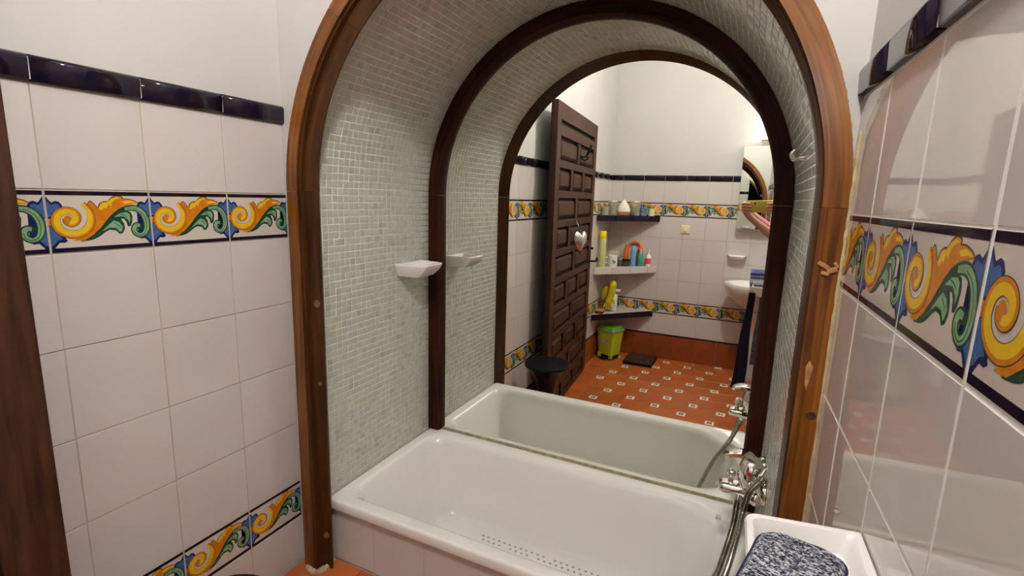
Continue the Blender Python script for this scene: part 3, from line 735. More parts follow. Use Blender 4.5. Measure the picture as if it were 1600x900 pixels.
bm = bmesh.new(); P, rs = ribbed([(1.355, .345, .757), (1.352, .325, .727), (1.350, .30, .697), (1.343, .27, .662), (1.332, .24, .616), (1.315, .215, .56), (1.27, .22, .48), (1.23, .25, .38), (1.19, .28, .28), (1.14, .30, .224)], .0080); tube(bm, P, rs, 12)
o = obj('hose', bm, CHROME_D, hs, smooth=True)
for P in (((1.357, .352, .765), (1.354, .338, .742), (1.352, .330, .722)), ((1.414, .318, .850), (1.403, .288, .842))):
    bm = bmesh.new(); tube(bm, [Vector(p)-Vector(hs.location) for p in P], .0105, 14); obj('hose_nut', bm, CHROME, hs, smooth=True)
bm = bmesh.new(); tube(bm, [Vector(p)-Vector(hs.location) for p in ((1.4225, .335, .853), (1.412, .31, .846))], .009, 12); obj('wall_elbow', bm, CHROME, hs, smooth=True)
hk = thing('wall_hook', 'small chrome hook high on the right mosaic wall', 'hook', (1.4155, .30, 1.682))
bm = bmesh.new(); lathe(bm, [(.016, 0), (.015, .005), (.008, .008), (.006, .02)], 18, mtx=frame_mtx((0, 0, 1), (0, 1, 0), (-1, 0, 0)))
tube(bm, catmull([(-.015, 0, 0), (-.03, 0, -.004), (-.036, 0, .008), (-.03, 0, .018)], 5), .0055, 10)
obj('hook', bm, CHROME, hk, smooth=True)

# ------------------------------------------------------------------ door (open against the left wall)
p_h = Vector((.132, -.685, 0)); p_f = Vector((.042, -1.90, 0)); Ld = (p_h-p_f).length
Xd = (p_h-p_f).normalized(); Zd = Xd.cross(Vector((0, 0, 1)))
dr = thing('panelled_door', 'dark brown wooden door of many small raised panels, standing open against the tiled wall', 'door')
dr.matrix_world = frame_mtx(Xd, (0, 0, 1), Zd, p_f)   # local x along the leaf, y up, z out to the room
HD = 2.185; S = .095
z_lo = .02
bm = bmesh.new(); box(bm, 0, Ld, z_lo, HD, -.046, -.034); obj('door_board', bm, mat('door_recess_shade', (.016, .006, .004), .7), dr)  # board coloured near black: painted shade in the recesses round the panels
def part(nm, x0, x1, y0, y1, z0, z1, bev=.004, m=DOORW):
    bm = bmesh.new(); box(bm, x0, x1, y0, y1, z0, z1, bev); return obj(nm, bm, m, dr)
part('stile', 0, S, z_lo, HD, -.036, 0); part('stile', Ld-S, Ld, z_lo, HD, -.036, 0)
cz = [1.895-.2*k for k in range(10)]
part('top_rail', S, Ld-S, 2.075, HD, -.036, 0); part('top_rail', S, Ld-S, 1.975, 2.045, -.036, -.001)
bm = bmesh.new(); box(bm, S, Ld-S, 2.045, 2.075, -.036, -.030); obj('groove', bm, BLACK, dr)
for k, c in enumerate(cz):
    hi = c+.075; lo = c-.075 if k < 9 else c-.04
    nxt = (cz[k+1]+.075) if k < 9 else z_lo
    part('rail', S, Ld-S, nxt, lo, -.036, -.0005)
    npan = 2 if k % 2 == 0 else 3
    wf_ = (Ld-2*S); mw = .055
    pw = (wf_-(npan-1)*mw)/npan
    for q in range(npan):
        x0 = S+q*(pw+mw)
        if q: part('muntin', x0-mw, x0, lo, hi, -.036, -.0005)
        bm = bmesh.new()
        m_ = .023; o1 = [(x0+m_, lo+m_*.8), (x0+pw-m_, lo+m_*.8), (x0+pw-m_, hi-m_*.8), (x0+m_, hi-m_*.8)]
        in_ = .020; i1 = [(x0+m_+in_, lo+m_+in_*.6), (x0+pw-m_-in_, lo+m_+in_*.6), (x0+pw-m_-in_, hi-m_-in_*.6), (x0+m_+in_, hi-m_-in_*.6)]
        a = [bm.verts.new((x, y, -.035)) for x, y in o1]; b = [bm.verts.new((x, y, -.018)) for x, y in o1]; c2 = [bm.verts.new((x, y, -.004)) for x, y in i1]
        for i in range(4):
            j = (i+1) % 4; bm.faces.new((a[i], a[j], b[j], b[i])); bm.faces.new((b[i], b[j], c2[j], c2[i]))
        bm.faces.new(c2); obj('panel', bm, DOORW, dr)
bm = bmesh.new()
tube(bm, [(.035, 1.03, 0), (.035, 1.03, .04)], .008); tube(bm, catmull([(.035, 1.03, .04), (.01, 1.035, .045), (-.03, 1.02, .045), (-.055, 1.03, .045)], 5), [.008, .007, .008, .011], 10)
box(bm, .02, .05, .97, 1.10, 0, .004, .002); lathe(bm, [(0, .012), (.010, .009), (.013, 0), (.010, -.008), (0, -.01)], 12, c=(-.055, 1.045, .045))
obj('door_handle', bm, IRON, dr, smooth=True)
bm = bmesh.new(); box(bm, .0, .015, 1.13, 1.15, 0, .02, .003); box(bm, -.03, .005, 1.135, 1.145, .005, .012, .002); obj('latch', bm, IRON, dr)
# hook and heart on the door
LH = lambda x, y, z: dr.matrix_world @ Vector((x, y, z))
hp = thing('coat_hook', 'black iron double coat hook near the top of the dark panelled door', 'hook', LH(.49, 1.86, .001))
hp.matrix_world = dr.matrix_world @ Matrix.Translation((.56, 1.885, .001)) @ Matrix.Scale(.75, 4)
bm = bmesh.new(); lathe(bm, [(0, .006), (.018, .005), (.024, 0)], 14, mtx=Matrix.Scale(1.6, 4, (0, 1, 0)))
tube(bm, catmull([(0, .0, .004), (0, .0, .05), (0, .05, .085), (0, .11, .10)], 6), [.008, .008, .007, .009], 10)
tube(bm, catmull([(0, -.01, .004), (0, -.035, .03), (0, -.03, .06), (0, .0, .075)], 6), [.008, .007, .007, .009], 10)
tube(bm, catmull([(.0, .0, .05), (.03, .03, .07), (.035, .08, .09)], 6), .006, 8)
obj('hook', bm, IRON, hp, smooth=True)
ht = thing('hanging_heart', 'shiny silver heart ornament hanging on the dark panelled door', 'ornament')
ht.matrix_world = dr.matrix_world @ Matrix.Translation((.60, 1.25, .035)) @ Matrix.Rotation(.5, 4, 'Y')
bm = bmesh.new(); n_h = 40; cs = []
for k in range(n_h):
    t_ = 2*math.pi*k/n_h; cs.append((16*math.sin(t_)**3*.0045, (13*math.cos(t_)-5*math.cos(2*t_)-2*math.cos(3*t_)-math.cos(4*t_))*.0062))
lay = [(1, .0), (1, .008), (.8, .020), (.5, .028)]; V_ = [[bm.verts.new((x*s, y*s, z)) for x, y in cs] for s, z in lay]
for a, b in zip(V_, V_[1:]):
    for k in range(n_h): bm.faces.new((a[k], a[(k+1) % n_h], b[(k+1) % n_h], b[k]))
bm.faces.new(V_[0]); top = bm.verts.new((0, .01, .031))
for k in range(n_h): bm.faces.new((V_[-1][k], V_[-1][(k+1) % n_h], top))
obj('heart', bm, SILVER, ht, smooth=True)
bm = bmesh.new(); tube(bm, [(0, .05, .012), (.025, .16, -.025)], .0015, 6); obj('cord', bm, SILVER, ht)

# ------------------------------------------------------------------ corner shelves
def shelf(name, label, zt, edge, th=.05, sx=.50, sy=.53, group=None):
    t = thing(name, label, 'shelf', (0.001, -R+.001, zt-th))
    bm = bmesh.new(); P = [(0, 0), (sx*.985, 0), (0, sy*.985)]
    lo = [bm.verts.new((x, y, 0)) for x, y in P]; hi = [bm.verts.new((x, y, th-.008)) for x, y in P]
    bm.faces.new(lo); bm.faces.new(hi)
    for i in range(len(P)): j = (i+1) % len(P); bm.faces.new((lo[i], lo[j], hi[j], hi[i]))
    obj('shelf_slab', bm, mat('shelf_pinkish', (.62, .50, .44), .6), t)
    # top tiles, split into bands
    for a, b in ((0, .2), (.2, .4), (.4, sx)):
        for c, d in ((0, .2), (.2, .4), (.4, sy)):
            Pp = [(a+.001, c+.001), (b-.001, c+.001), (b-.001, d-.001), (a+.001, d-.001)]
            # clip by the hypotenuse
            out = []
            f_ = lambda p: 1-(p[0]/sx+p[1]/sy)
            for i in range(4):
                u, v = Pp[i-1], Pp[i]; du, dv = f_(u), f_(v)
                if (du >= 0) != (dv >= 0): s = du/(du-dv); out.append((u[0]+(v[0]-u[0])*s, u[1]+(v[1]-u[1])*s))
                if dv >= 0: out.append(v)
            if len(out) > 2: slab(out, th-.008, th, 'top_tile', TILE, t)
    L_ = math.hypot(sx, sy); dx, dy = sx/L_, -sy/L_   # along the edge from left wall to far wall
    q = .01
    while q < L_-.02:
        e = min(q+.2, L_-.01)
        place(t, 'edge_tile', tile_mesh(e-q-.002, th+.004, edge, 'edge_' + edge.name, t=.01, bev=.003), frame_mtx((-dx, -dy, 0), (0, 0, 1), (-(-dy)*-1*-1, dx, 0) if False else (sy/L_, sx/L_, 0), (dx*e, sy+dy*e, -.003)) @ Matrix.Translation((0, 0, .006)))
        q = e
    return t
shelf('corner_shelf', 'triangular corner shelf with navy blue tiled edge, uppermost of the three', 1.425, NAVY)
shelf('corner_shelf', 'triangular corner shelf with white tiled edge, the middle one of three', .935, TILE, .065)
shelf('corner_shelf', 'triangular corner shelf with navy blue tiled edge above the green bin', .478, NAVY)

def bottle(name, label, cat, x, y, z, parts, n=22):
    """parts: (name, profile, material)"""
    t = thing(name, label, cat, (x, y, z))
    for nm, pr, m in parts:
        bm = bmesh.new(); lathe(bm, pr, n); obj(nm, bm, m, t, smooth=True)
    return t
WAX = mat('pale_wax', (.72, .66, .36), .5); WHITE_C = mat('white_matt', (.78, .76, .72), .6, bump=.5, bscale=60); TAN = mat('tan_wood', (.42, .20, .07), .5)
z1 = 1.4255
bottle('candle', 'pale yellow candle in a glass at the left end of the top corner shelf', 'candle', .045, -2.28, z1, [('wax', [(.028, .002), (.028, .062), (.0, .062)], WAX), ('glass', [(.034, 0), (.035, .08), (.033, .08), (.031, .004)], GLASSM)])
def jar(x, y, label):
    bottle('glass_jar', label, 'jar', x, y, z1, [('jar', [(.0, 0), (.044, .0), (.047, .006), (.047, .10), (.040, .118), (.040, .124)], GLASSM), ('filling', [(.0, .004), (.043, .004), (.043, .085), (0, .088)], mat('grey_salts', (.42, .41, .31), .9, noise=.4, nscale=80)), ('lid', [(.0, .138), (.044, .137), (.046, .134), (.046, .122), (.0, .122)], mat('lid_metal', (.55, .52, .38), .35, metal=.4))])
jar(.085, -2.40, 'grey-green glass jar with lid, left of the white cone on the top shelf')
bottle('cone_lamp', 'white pleated cone on a tan base, standing on the top corner shelf', 'ornament', .186, -2.425, z1, [('base', [(.045, 0), (.060, .012), (.062, .035), (.0, .036)], TAN), ('cone', [(.062, .036), (.063, .055), (.052, .085), (.030, .118), (.012, .145), (0, .150)], WHITE_C)])
jar(.270, -2.545, 'grey-green glass jar with lid, right of the white cone on the top shelf')
bottle('pebble', 'dark grey pebble lying in front of the right-hand jar', 'stone', .262, -2.462, z1, [('stone', [(0, 0), (.020, .003), (.026, .012), (.018, .022), (0, .026)], mat('dark_stone', (.08, .07, .06), .6))])
bottle('candle_holder', 'blue painted glass candle holder on the top corner shelf', 'candle holder', .345, -2.575, z1, [('cup', [(0, 0), (.030, 0), (.036, .02), (.036, .06), (.034, .075), (.031, .075), (.031, .01)], mat('blue_glass', (.08, .16, .30), .15, trans=.3, noise=.6, nscale=50, col2=(.3, .4, .5)))])
bottle('candle', 'pale yellow pillar candle at the right end of the top corner shelf', 'candle', .415, -2.625, z1, [('wax', [(.028, 0), (.028, .068), (.024, .07), (.0, .066)], WAX), ('wick', [(.001, .066), (.001, .076)], BLACK)])
z2 = .9355
bottle('spray_can', 'tall yellow and pale green spray can on the middle corner shelf', 'spray can', .048, -2.26, z2, [('can', [(0, 0), (.031, 0), (.032, .01), (.032, .265), (.028, .275)], mat('can_print', (.50, .55, .36), .3, noise=.7, nscale=22, col2=(.62, .60, .05))), ('cap', [(.030, .275), (.031, .28), (.031, .335), (.027, .340), (0, .340)], mat('yellow_cap', (.85, .66, .0), .3))])
t = bottle('mug', 'white mug with a small green motif on the middle corner shelf', 'mug', .125, -2.37, z2, [('cup', [(0, 0), (.044, 0), (.046, .006), (.046, .105), (.043, .107), (.042, .012), (0, .01)], CERAM2)])
bm = bmesh.new(); tube(bm, catmull([(-.042, .01, .085), (-.072, .02, .075), (-.074, .02, .04), (-.044, .01, .025)], 6), .006, 8); obj('handle', bm, CERAM2, t, smooth=True)
bm = bmesh.new()
for a, zz in ((1.0, .05), (1.25, .056), (.8, .045), (1.1, .035)): lathe(bm, [(.008, 0), (0, .001)], 8, mtx=frame_mtx((-math.sin(a), math.cos(a), 0), (0, 0, 1), (math.cos(a), math.sin(a), 0), (.0462*math.cos(a), .0462*math.sin(a), zz)))
obj('motif', bm, GREEN_L, t)
bm = bmesh.new(); box(bm, -.045, .045, -.025, .025, 0, .135, .004); o = obj('cardboard_box', bm, mat('beige_card', (.60, .50, .38), .7)); o.location = (.115, -2.46, z2); tag(o, 'small beige box standing behind the white mug', 'box')
bottle('jar', 'small dark grey jar between the white mug and the black-green tub', 'jar', .185, -2.425, z2, [('body', [(0, 0), (.020, 0), (.021, .06)], mat('grey_jar', (.10, .11, .11), .3)), ('lid', [(.022, .06), (.022, .085), (0, .086)], mat('grey_lid', (.3, .3, .3), .4))])
bottle('tub', 'black-green round tub on the middle corner shelf', 'tub', .237, -2.455, z2, [('body', [(0, 0), (.036, 0), (.038, .05)], mat('dark_green', (.02, .04, .02), .3, noise=.5, nscale=60, col2=(.12, .12, .02))), ('lid', [(.039, .05), (.039, .068), (0, .07)], BLACK)])
ORG = mat('orange_plastic', (.80, .17, .03), .35)
bottle('shampoo_bottle', 'tall orange bottle behind the black-green tub', 'bottle', .215, -2.535, z2, [('body', [(0, 0), (.026, 0), (.028, .01), (.028, .14), (.022, .165)], ORG), ('cap', [(.016, .165), (.016, .20), (0, .20)], ORG)])
bottle('shampoo_bottle', 'red-orange bottle behind the light blue bottle', 'bottle', .335, -2.610, z2, [('body', [(0, 0), (.026, 0), (.028, .01), (.028, .14), (.022, .165)], mat('red_plastic', (.50, .07, .02), .35)), ('cap', [(.016, .165), (.016, .19), (0, .19)], ORG)])
bm = bmesh.new(); tube(bm, catmull([(-.07, 0, 0), (-.068, 0, .13), (-.05, 0, .20), (0, 0, .225), (.05, 0, .20), (.07, 0, .10), (.07, 0, 0)], 6), .013, 10)
o = obj('plastic_loop', bm, ORG, smooth=True); o.location = (.275, -2.64, z2); o.rotation_euler = (0, 0, -.1); tag(o, 'orange plastic arched loop behind the light blue bottle', 'loop')
bottle('shampoo_bottle', 'light blue bottle in the middle of the middle corner shelf', 'bottle', .293, -2.49, z2, [('body', [(0, 0), (.025, 0), (.027, .01), (.027, .15), (.024, .165)], mat('blue_plastic', (.16, .40, .66), .3)), ('cap', [(.022, .165), (.022, .197), (0, .198)], mat('blue_cap', (.25, .50, .72), .3))])
bottle('shampoo_bottle', 'sea-green bottle with clear neck on the middle corner shelf', 'bottle', .352, -2.56, z2, [('body', [(0, 0), (.027, 0), (.028, .01), (.026, .11), (.018, .125)], mat('sea_green', (.04, .34, .20), .3)), ('cap', [(.012, .125), (.012, .165), (0, .166)], mat('pale_cap', (.45, .60, .55), .3))])
t = bottle('lotion_bottle', 'white pump bottle with pink label, rightmost on the middle corner shelf', 'bottle', .418, -2.618, z2, [('body', [(0, 0), (.026, 0), (.027, .01), (.026, .095), (.012, .115)], WHITE_P), ('pump', [(.009, .115), (.006, .13), (.006, .15), (.010, .152), (.010, .16), (0, .161)], WHITE_P)])
bm = bmesh.new(); lathe(bm, [(.0276, .02), (.0272, .075)], 24, cap=False); bmesh.ops.delete(bm, geom=[f for f in bm.faces if f.calc_center_median().y < 0], context='FACES'); obj('paper_label', bm, mat('pink_label', (.70, .10, .16), .5), t, smooth=True)
z3 = .4785
t = thing('spray_bottle', 'white spray bottle behind the yellow gloves on the lowest corner shelf', 'bottle', (.145, -2.43, z3))
bm = bmesh.new(); box(bm, -.035, .035, -.03, .03, 0, .17, .012, seg=3); obj('body', bm, WHITE_P, t, smooth=True)
bm = bmesh.new(); lathe(bm, [(.016, .17), (.014, .2), (.0, .2)], 14); box(bm, -.015, .06, -.012, .012, .198, .225, .005); obj('trigger_head', bm, WHITE_P, t, smooth=True)
YG = mat('yellow_rubber', (.72, .55, .01), .45, noise=.3, nscale=20)
gl = thing('rubber_gloves', 'yellow rubber gloves draped over the white bottle on the lowest corner shelf', 'gloves', (.12, -2.385, z3+.02))
bm = bmesh.new()
tube(bm, catmull([(.02, -.03, .25), (.025, .01, .26), (.02, .02, .20), (.005, .018, .12), (-.01, .02, .08)], 6), [.03, .036, .034, .034, .036], 14)
for k, (a, l) in enumerate(((-.55, .06), (-.2, .075), (.12, .08), (.4, .07))):
    tube(bm, catmull([(-.01+.014*(k-1.5), .022, .085), (-.01+.02*(k-1.5), .03, .05), (-.015+.024*(k-1.5), .03, .085-l)], 5), [.011, .0105, .008], 10)
tube(bm, catmull([(.01, .02, .14), (.04, .03, .11), (.05, .03, .07)], 5), [.012, .011, .008], 10)
obj('glove', bm, YG, gl, smooth=True)
bm = bmesh.new(); tube(bm, catmull([(-.03, -.03, .235), (-.05, .0, .20), (-.06, .005, .14), (-.065, .005, .10)], 6), [.022, .03, .03, .02], 12)
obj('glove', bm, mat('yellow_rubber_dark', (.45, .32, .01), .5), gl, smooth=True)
t = thing('brush', 'brown wooden brush lying at the left of the lowest corner shelf', 'brush', (.055, -2.27, z3))
bm = bmesh.new(); box(bm, -.04, .04, -.05, .05, .02, .038, .008, seg=3); obj('block', bm, TAN, t, smooth=True)
bm = bmesh.new()
for i in range(6):
    for j in range(7): box(bm, -.034+i*.0125, -.028+i*.0125, -.043+j*.0135, -.037+j*.0135, 0, .021)
o = obj('bristles', bm, mat('bristle', (.12, .06, .03), .9), t); o['kind'] = 'stuff'

# ------------------------------------------------------------------ bin
bn = thing('pedal_bin', 'lime green plastic pedal bin with darker green lid under the corner shelves', 'bin', (.138, -2.41, 0), .35)
def taper(bm, w0, d0, w1, d1, z0, z1, r=.02, n=5, cap=True):
    V_ = []
    for w_, d_, z in ((w0, d0, z0), (w1, d1, z1)):
        P = []
        for sx, sy, a0 in ((1, 1, 0), (-1, 1, 90), (-1, -1, 180), (1, -1, 270)):
            for k in range(n+1):
                a = math.radians(a0+90*k/n); P.append(bm.verts.new((sx*(w_/2-r)+r*math.cos(a), sy*(d_/2-r)+r*math.sin(a), z)))
        V_.append(P)
    m_ = len(V_[0])
    for k in range(m_): bm.faces.new((V_[0][k], V_[0][(k+1) % m_], V_[1][(k+1) % m_], V_[1][k]))
    if cap: bm.faces.new(V_[0]); bm.faces.new(V_[1])
bm = bmesh.new(); taper(bm, .165, .15, .205, .19, .045, .29)
box(bm, -.085, -.045, .06, .082, .012, .06, .005); box(bm, .045, .085, .06, .082, .012, .06, .005)
obj('bucket', bm, LIME, bn, smooth=True)
bm = bmesh.new(); taper(bm, .222, .205, .222, .205, .290, .306); obj('rim', bm, CLEAR, bn, smooth=True)
bm = bmesh.new(); taper(bm, .212, .195, .165, .15, .306, .335); obj('lid', bm, GREEN_L, bn, smooth=True)
bm = bmesh.new(); taper(bm, .155, .14, .16, .145, .003, .046); box(bm, -.035, .035, .06, .115, .006, .024, .006); obj('pedal_base', bm, BLACK, bn, smooth=True)
bm = bmesh.new()
for a, r_ in ((.1, .030), (.9, .026), (1.9, .03), (2.9, .032), (3.9, .024), (5.2, .026)):
    cx_, cz_ = math.cos(a)*r_*.6, math.sin(a)*r_*.6+.19
    bm.faces.new([bm.verts.new((cx_+.016*math.cos(q*math.pi/4), .0968-(.01 if 0 else 0)+(cz_-.19)*.08, cz_+.013*math.sin(q*math.pi/4))) for q in range(8)])
o = obj('sticker', bm, mat('flower_sticker', (.70, .58, .60), .5, noise=.5, nscale=60), bn); o['label'] = 'pale flower sticker'
for v in o.data.vertices: v.co.y += -.008

sc = thing('bathroom_scale', 'dark flat bathroom scale on the terracotta floor by the far skirting', 'scale', (.445, -2.455, 0.0005))
bm = bmesh.new(); taper(bm, .28, .33, .285, .335, .0, .022, .012); obj('scale_body', bm, BLACK, sc, smooth=True)
bm = bmesh.new(); box(bm, -.132, .132, -.158, .158, .022, .027, .003); obj('mat_top', bm, mat('dark_brown_top', (.055, .035, .018), .6, noise=.6, nscale=18), sc)

# stool
sl = thing('stool', 'black plastic stool with waisted stem beside the left tiled wall', 'stool', (.2185, -.4536, .0005))
bm = bmesh.new(); lathe(bm, [(.0, .004), (.130, .0), (.135, .008), (.120, .03), (.085, .09), (.060, .16), (.050, .24), (.050, .30), (.058, .37), (.078, .43), (.112, .485), (.138, .510)], 40); obj('stem', bm, BLACK, sl, smooth=True)
bm = bmesh.new(); lathe(bm, [(.138, .508), (.1447, .514), (.1447, .524), (.140, .530), (.125, .527), (.02, .523), (0, .523)], 40, cap=False); obj('seat', bm, BLACK, sl, smooth=True)
bm = bmesh.new(); lathe(bm, [(.020, .5235), (.0, .5237)], 20, mtx=Matrix.Translation((.055, .01, .0008)) @ Matrix.Scale(1.6, 4, (1, 0, 0))); o = obj('hand_hole', bm, mat('hole_black', (.001, .001, .001), .9), sl)

# ------------------------------------------------------------------ light switch
t = thing('light_switch', 'small ivory square light switch on the white tiles right of the corner shelves', 'switch', (.738, -R+.0015, 1.312))
bm = bmesh.new(); box(bm, -.041, .041, 0, .010, -.041, .041, .004); obj('plate', bm, IVORY, t, smooth=True)
bm = bmesh.new(); box(bm, -.018, .018, .009, .016, -.024, .024, .003, mtx=Matrix.Rotation(.06, 4, 'X')); obj('rocker', bm, IVORY, t, smooth=True)

# ------------------------------------------------------------------ mirror cabinet, lamp
cb = thing('mirror_cabinet', 'frameless bathroom mirror cabinet on the far wall above the washbasin', 'cabinet', (1.49, -R+.001, 1.345))
bm = bmesh.new(); box(bm, -.31, .31, 0, .095, 0, .72, .002); obj('cabinet_body', bm, WHITE_P, cb)
for a, b in ((-.309, -.001), (.001, .309)):
    bm = bmesh.new(); box(bm, a, b, .096, .101, .003, .718, .0012); o = obj('mirror_door', bm, MIRROR2, cb)
lp = thing('cabinet_lamp', 'bright tubular lamp on a thin arm above the mirror cabinet', 'lamp', (1.50, -R, 2.12))
bm = bmesh.new(); box(bm, -.19, .19, 0.02, .09, -.012, .004, .003); tube(bm, [(0, .004, 0), (0, .15, .03)], .006); obj('arm', bm, CHROME, lp, smooth=True)
bm = bmesh.new(); tube(bm, [(-.03, .16, .07), (.17, .16, .07)], .035, 16)
o = obj('lamp_tube', bm, mat('lamp_glow', (1, .95, .85), .5, emit=(1, .96, .89), estr=VANITY_L*.5), lp, smooth=True)
t = soap_dish('soap_dish', 'small white ceramic soap dish on the far wall above the washbasin', frame_mtx((-1, 0, 0), (0, 1, 0), (0, 0, 1), (1.215, -R+.0005, 1.098)), .17, .10, .03)

# washbasin
ws = thing('washbasin', 'white ceramic washbasin on a pedestal below the mirror cabinet', 'washbasin', (1.43, -R+.002, 0))
def ell(a, b, yc_, z, n=36, back=.0):
    P = []
    for k in range(n):
        t_ = 2*math.pi*k/n; x = a*math.cos(t_); y = yc_+b*math.sin(t_); P.append((x, max(y, back), z))
    return P
bm = bmesh.new()
R_ = [ell(.10, .09, .17, .62), ell(.20, .17, .2, .70), ell(.27, .22, .22, .78), ell(.29, .235, .225, .835), ell(.295, .24, .226, .862), ell(.290, .235, .226, .874), ell(.265, .21, .226, .872, back=.05), ell(.24, .19, .23, .855, back=.07), ell(.19, .14, .24, .76, back=.1), ell(.06, .05, .24, .725, back=.16)]
V_ = [[bm.verts.new(p) for p in q] for q in R_]
for a, b in zip(V_, V_[1:]):
    for k in range(36): bm.faces.new((a[k], a[(k+1) % 36], b[(k+1) % 36], b[k]))
bm.faces.new(V_[-1]); bm.faces.new(V_[0]); obj('bowl', bm, CERAM2, ws, smooth=True)
bm = bmesh.new(); lathe(bm, [(.11, 0), (.105, .03), (.085, .08), (.075, .3), (.085, .55), (.11, .66)], 28, c=(0, .15, 0)); obj('pedestal', bm, CERAM2, ws, smooth=True)
bm = bmesh.new(); lathe(bm, [(.022, .872), (.02, .93), (0, .94)], 16, c=(0, .07, 0)); tube(bm, catmull([(0, .07, .92), (0, .13, .945), (0, .17, .925)], 6), .011, 10); obj('basin_tap', bm, CHROME, ws, smooth=True)

# towel stand with towels
LILAC = mat('lilac_towel', (.22, .24, .55), .95, bump=.6, bscale=180); GREYT = mat('grey_towel_band', (.55, .54, .50), .95, bump=.5, bscale=180)
NAVYT = mat('navy_towel', (.010, .012, .035), .95, bump=.7, bscale=150); SPECK = mat('speckled_towel', (.012, .012, .025), .95, noise=.9, nscale=120, col2=(.25, .25, .27), bump=.8, bscale=120)
ts = thing('towel_stand', 'metal towel stand in front of the washbasin', 'towel stand', (1.62, -2.02, 0))
for yy, zz in ((0, 1.035), (-.12, .90)):
    bm = bmesh.new(); tube(bm, [(-.27, yy, zz), (.27, yy, zz)], .009); obj('rail', bm, CHROME, ts, smooth=True)
for xx in (-.12, .27):
    bm = bmesh.new(); tube(bm, [(xx, .0, 1.035), (xx, .0, .01)], .010); tube(bm, [(xx, 0, .90), (xx, -.12, .90)], .008); tube(bm, [(xx, -.16, .012), (xx, .14, .012)], .011); obj('leg', bm, CHROME, ts, smooth=True)
def drape(name, label, cat, x0, x1, y, ztop, zf, zb, m, th=.012, lean=0., group=None, wob=.006):
    bm = bmesh.new(); nx = 10; prof = []
    for k in range(11): prof.append((y+.022+wob*math.sin(k*.9), zf+(ztop-.02-zf)*k/10))
    prof += [(y+.018, ztop-.004), (y+.004, ztop+.006), (y-.010, ztop+.003), (y-.020, ztop-.012)]
    for k in range(6): prof.append((y-.022, ztop-.02-(ztop-.02-zb)*k/5))
    V_ = []
    for i in range(nx+1):
        u = i/nx; row = []
        for (yy, zz) in prof:
            d = (ztop-zz)
            row.append(bm.verts.new((x0+(x1-x0)*u+lean*d*(1-u)+.004*math.sin(zz*11+u*5), yy+.006*math.sin(u*9+zz*3)*min(1, d*3), zz)))
        V_.append(row)
    for a, b in zip(V_, V_[1:]):
        for k in range(len(prof)-1): bm.faces.new((a[k], a[k+1], b[k+1], b[k]))
    r = bmesh.ops.solidify(bm, geom=bm.faces[:], thickness=th)
    o = obj(name, bm, m, smooth=True)
    cx_, cy_ = (x0+x1)/2, y
    for v in o.data.vertices: v.co -= Vector((cx_, cy_, ztop))
    o.location = (cx_, cy_, ztop)
    return tag(o, label, cat, group) if label else o
tw = drape('towel', 'lilac blue towel with a pale grey lower half, folded over the towel stand', 'towel', 1.345, 1.60, -2.02, 1.050, .985, .93, LILAC, .01)
bd = drape('towel_band', '', '', 1.346, 1.60, -2.0205, .986, .865, .90, GREYT, .012)
bd.parent = tw; bd.location = Vector(bd.location)-Vector(tw.location); bd['label'] = 'pale grey lower half'
drape('towel', 'long navy towel hanging almost to the floor from the stand', 'towel', 1.350, 1.392, -2.10, .905, .02, .40, NAVYT, .018, lean=-.075)
drape('towel', 'short dark speckled towel with ragged edge on the towel stand', 'towel', 1.435, 1.50, -2.12, .915, .24, .45, SPECK, .016, lean=-.04)

# ------------------------------------------------------------------ ceiling light
cl = thing('ceiling_light', 'round glowing ceiling pendant in the middle of the bathroom', 'ceiling lamp', LIGHT_AT)
bm = bmesh.new(); lathe(bm, [(.0, CEIL-LIGHT_AT[2]), (.05, CEIL-LIGHT_AT[2]-.002), (.045, CEIL-LIGHT_AT[2]-.03), (.0, CEIL-LIGHT_AT[2]-.032)], 20); tube(bm, [(0, 0, CEIL-LIGHT_AT[2]-.03), (0, 0, .09)], .006); obj('stem', bm, CHROME, cl, smooth=True)
bm = bmesh.new(); bmesh.ops.create_icosphere(bm, subdivisions=2, radius=.07); obj('globe', bm, mat('globe_glow', (1, .95, .88), .5, emit=(1, .975, .94), estr=CEIL_L), cl, smooth=True)

# ------------------------------------------------------------------ the person taking the picture
SKIN = mat('skin', (.55, .30, .21), .5, noise=.12, nscale=20); PINK = mat('pink_shirt', (.72, .22, .30), .8, bump=.4, bscale=60); JEAN = mat('dark_trousers', (.03, .035, .06), .8); HAIR = mat('brown_hair', (.05, .025, .012), .6, bump=.8, bscale=90, stretch=(4, 4, .5))
pe = thing('person', 'person in a pink top holding up a gold phone with both hands', 'person', (1.86, -1.36, 0))
po = Vector(pe.location)
def skin_obj(name, verts, edges, radii, m, root=0, sub=2):
    me = bpy.data.meshes.new(name); me.from_pydata([Vector(v)-po for v in verts], edges, [])
    o = link(name, me, None, pe); me.materials.append(m)
    md = o.modifiers.new('skin', 'SKIN'); md.use_smooth_shade = True
    for i, r_ in enumerate(radii):
        sv = me.skin_vertices[0].data[i]; sv.radius = (r_, r_) if not isinstance(r_, tuple) else r_; sv.use_root = (i == root)
    s = o.modifiers.new('sub', 'SUBSURF'); s.levels = sub; s.render_levels = sub
    return o
X_, Y_ = 1.86, -1.36
cr_, sr_ = math.cos(-yaw), math.sin(-yaw)
phx = Vector((r2.x, r2.y, r2.z)); phu = Vector(u2); phf = Vector(fwd)
Cc = Vector(CAM)
PHC = Cc+phx*.032-phu*.018-phf*.016   # phone centre
hl = PHC-phx*.107-phu*.008-phf*.008      # left hand grips the phone's left end
hr_ = PHC+phx*.107-phu*.008-phf*.008      # right hand grips the right end
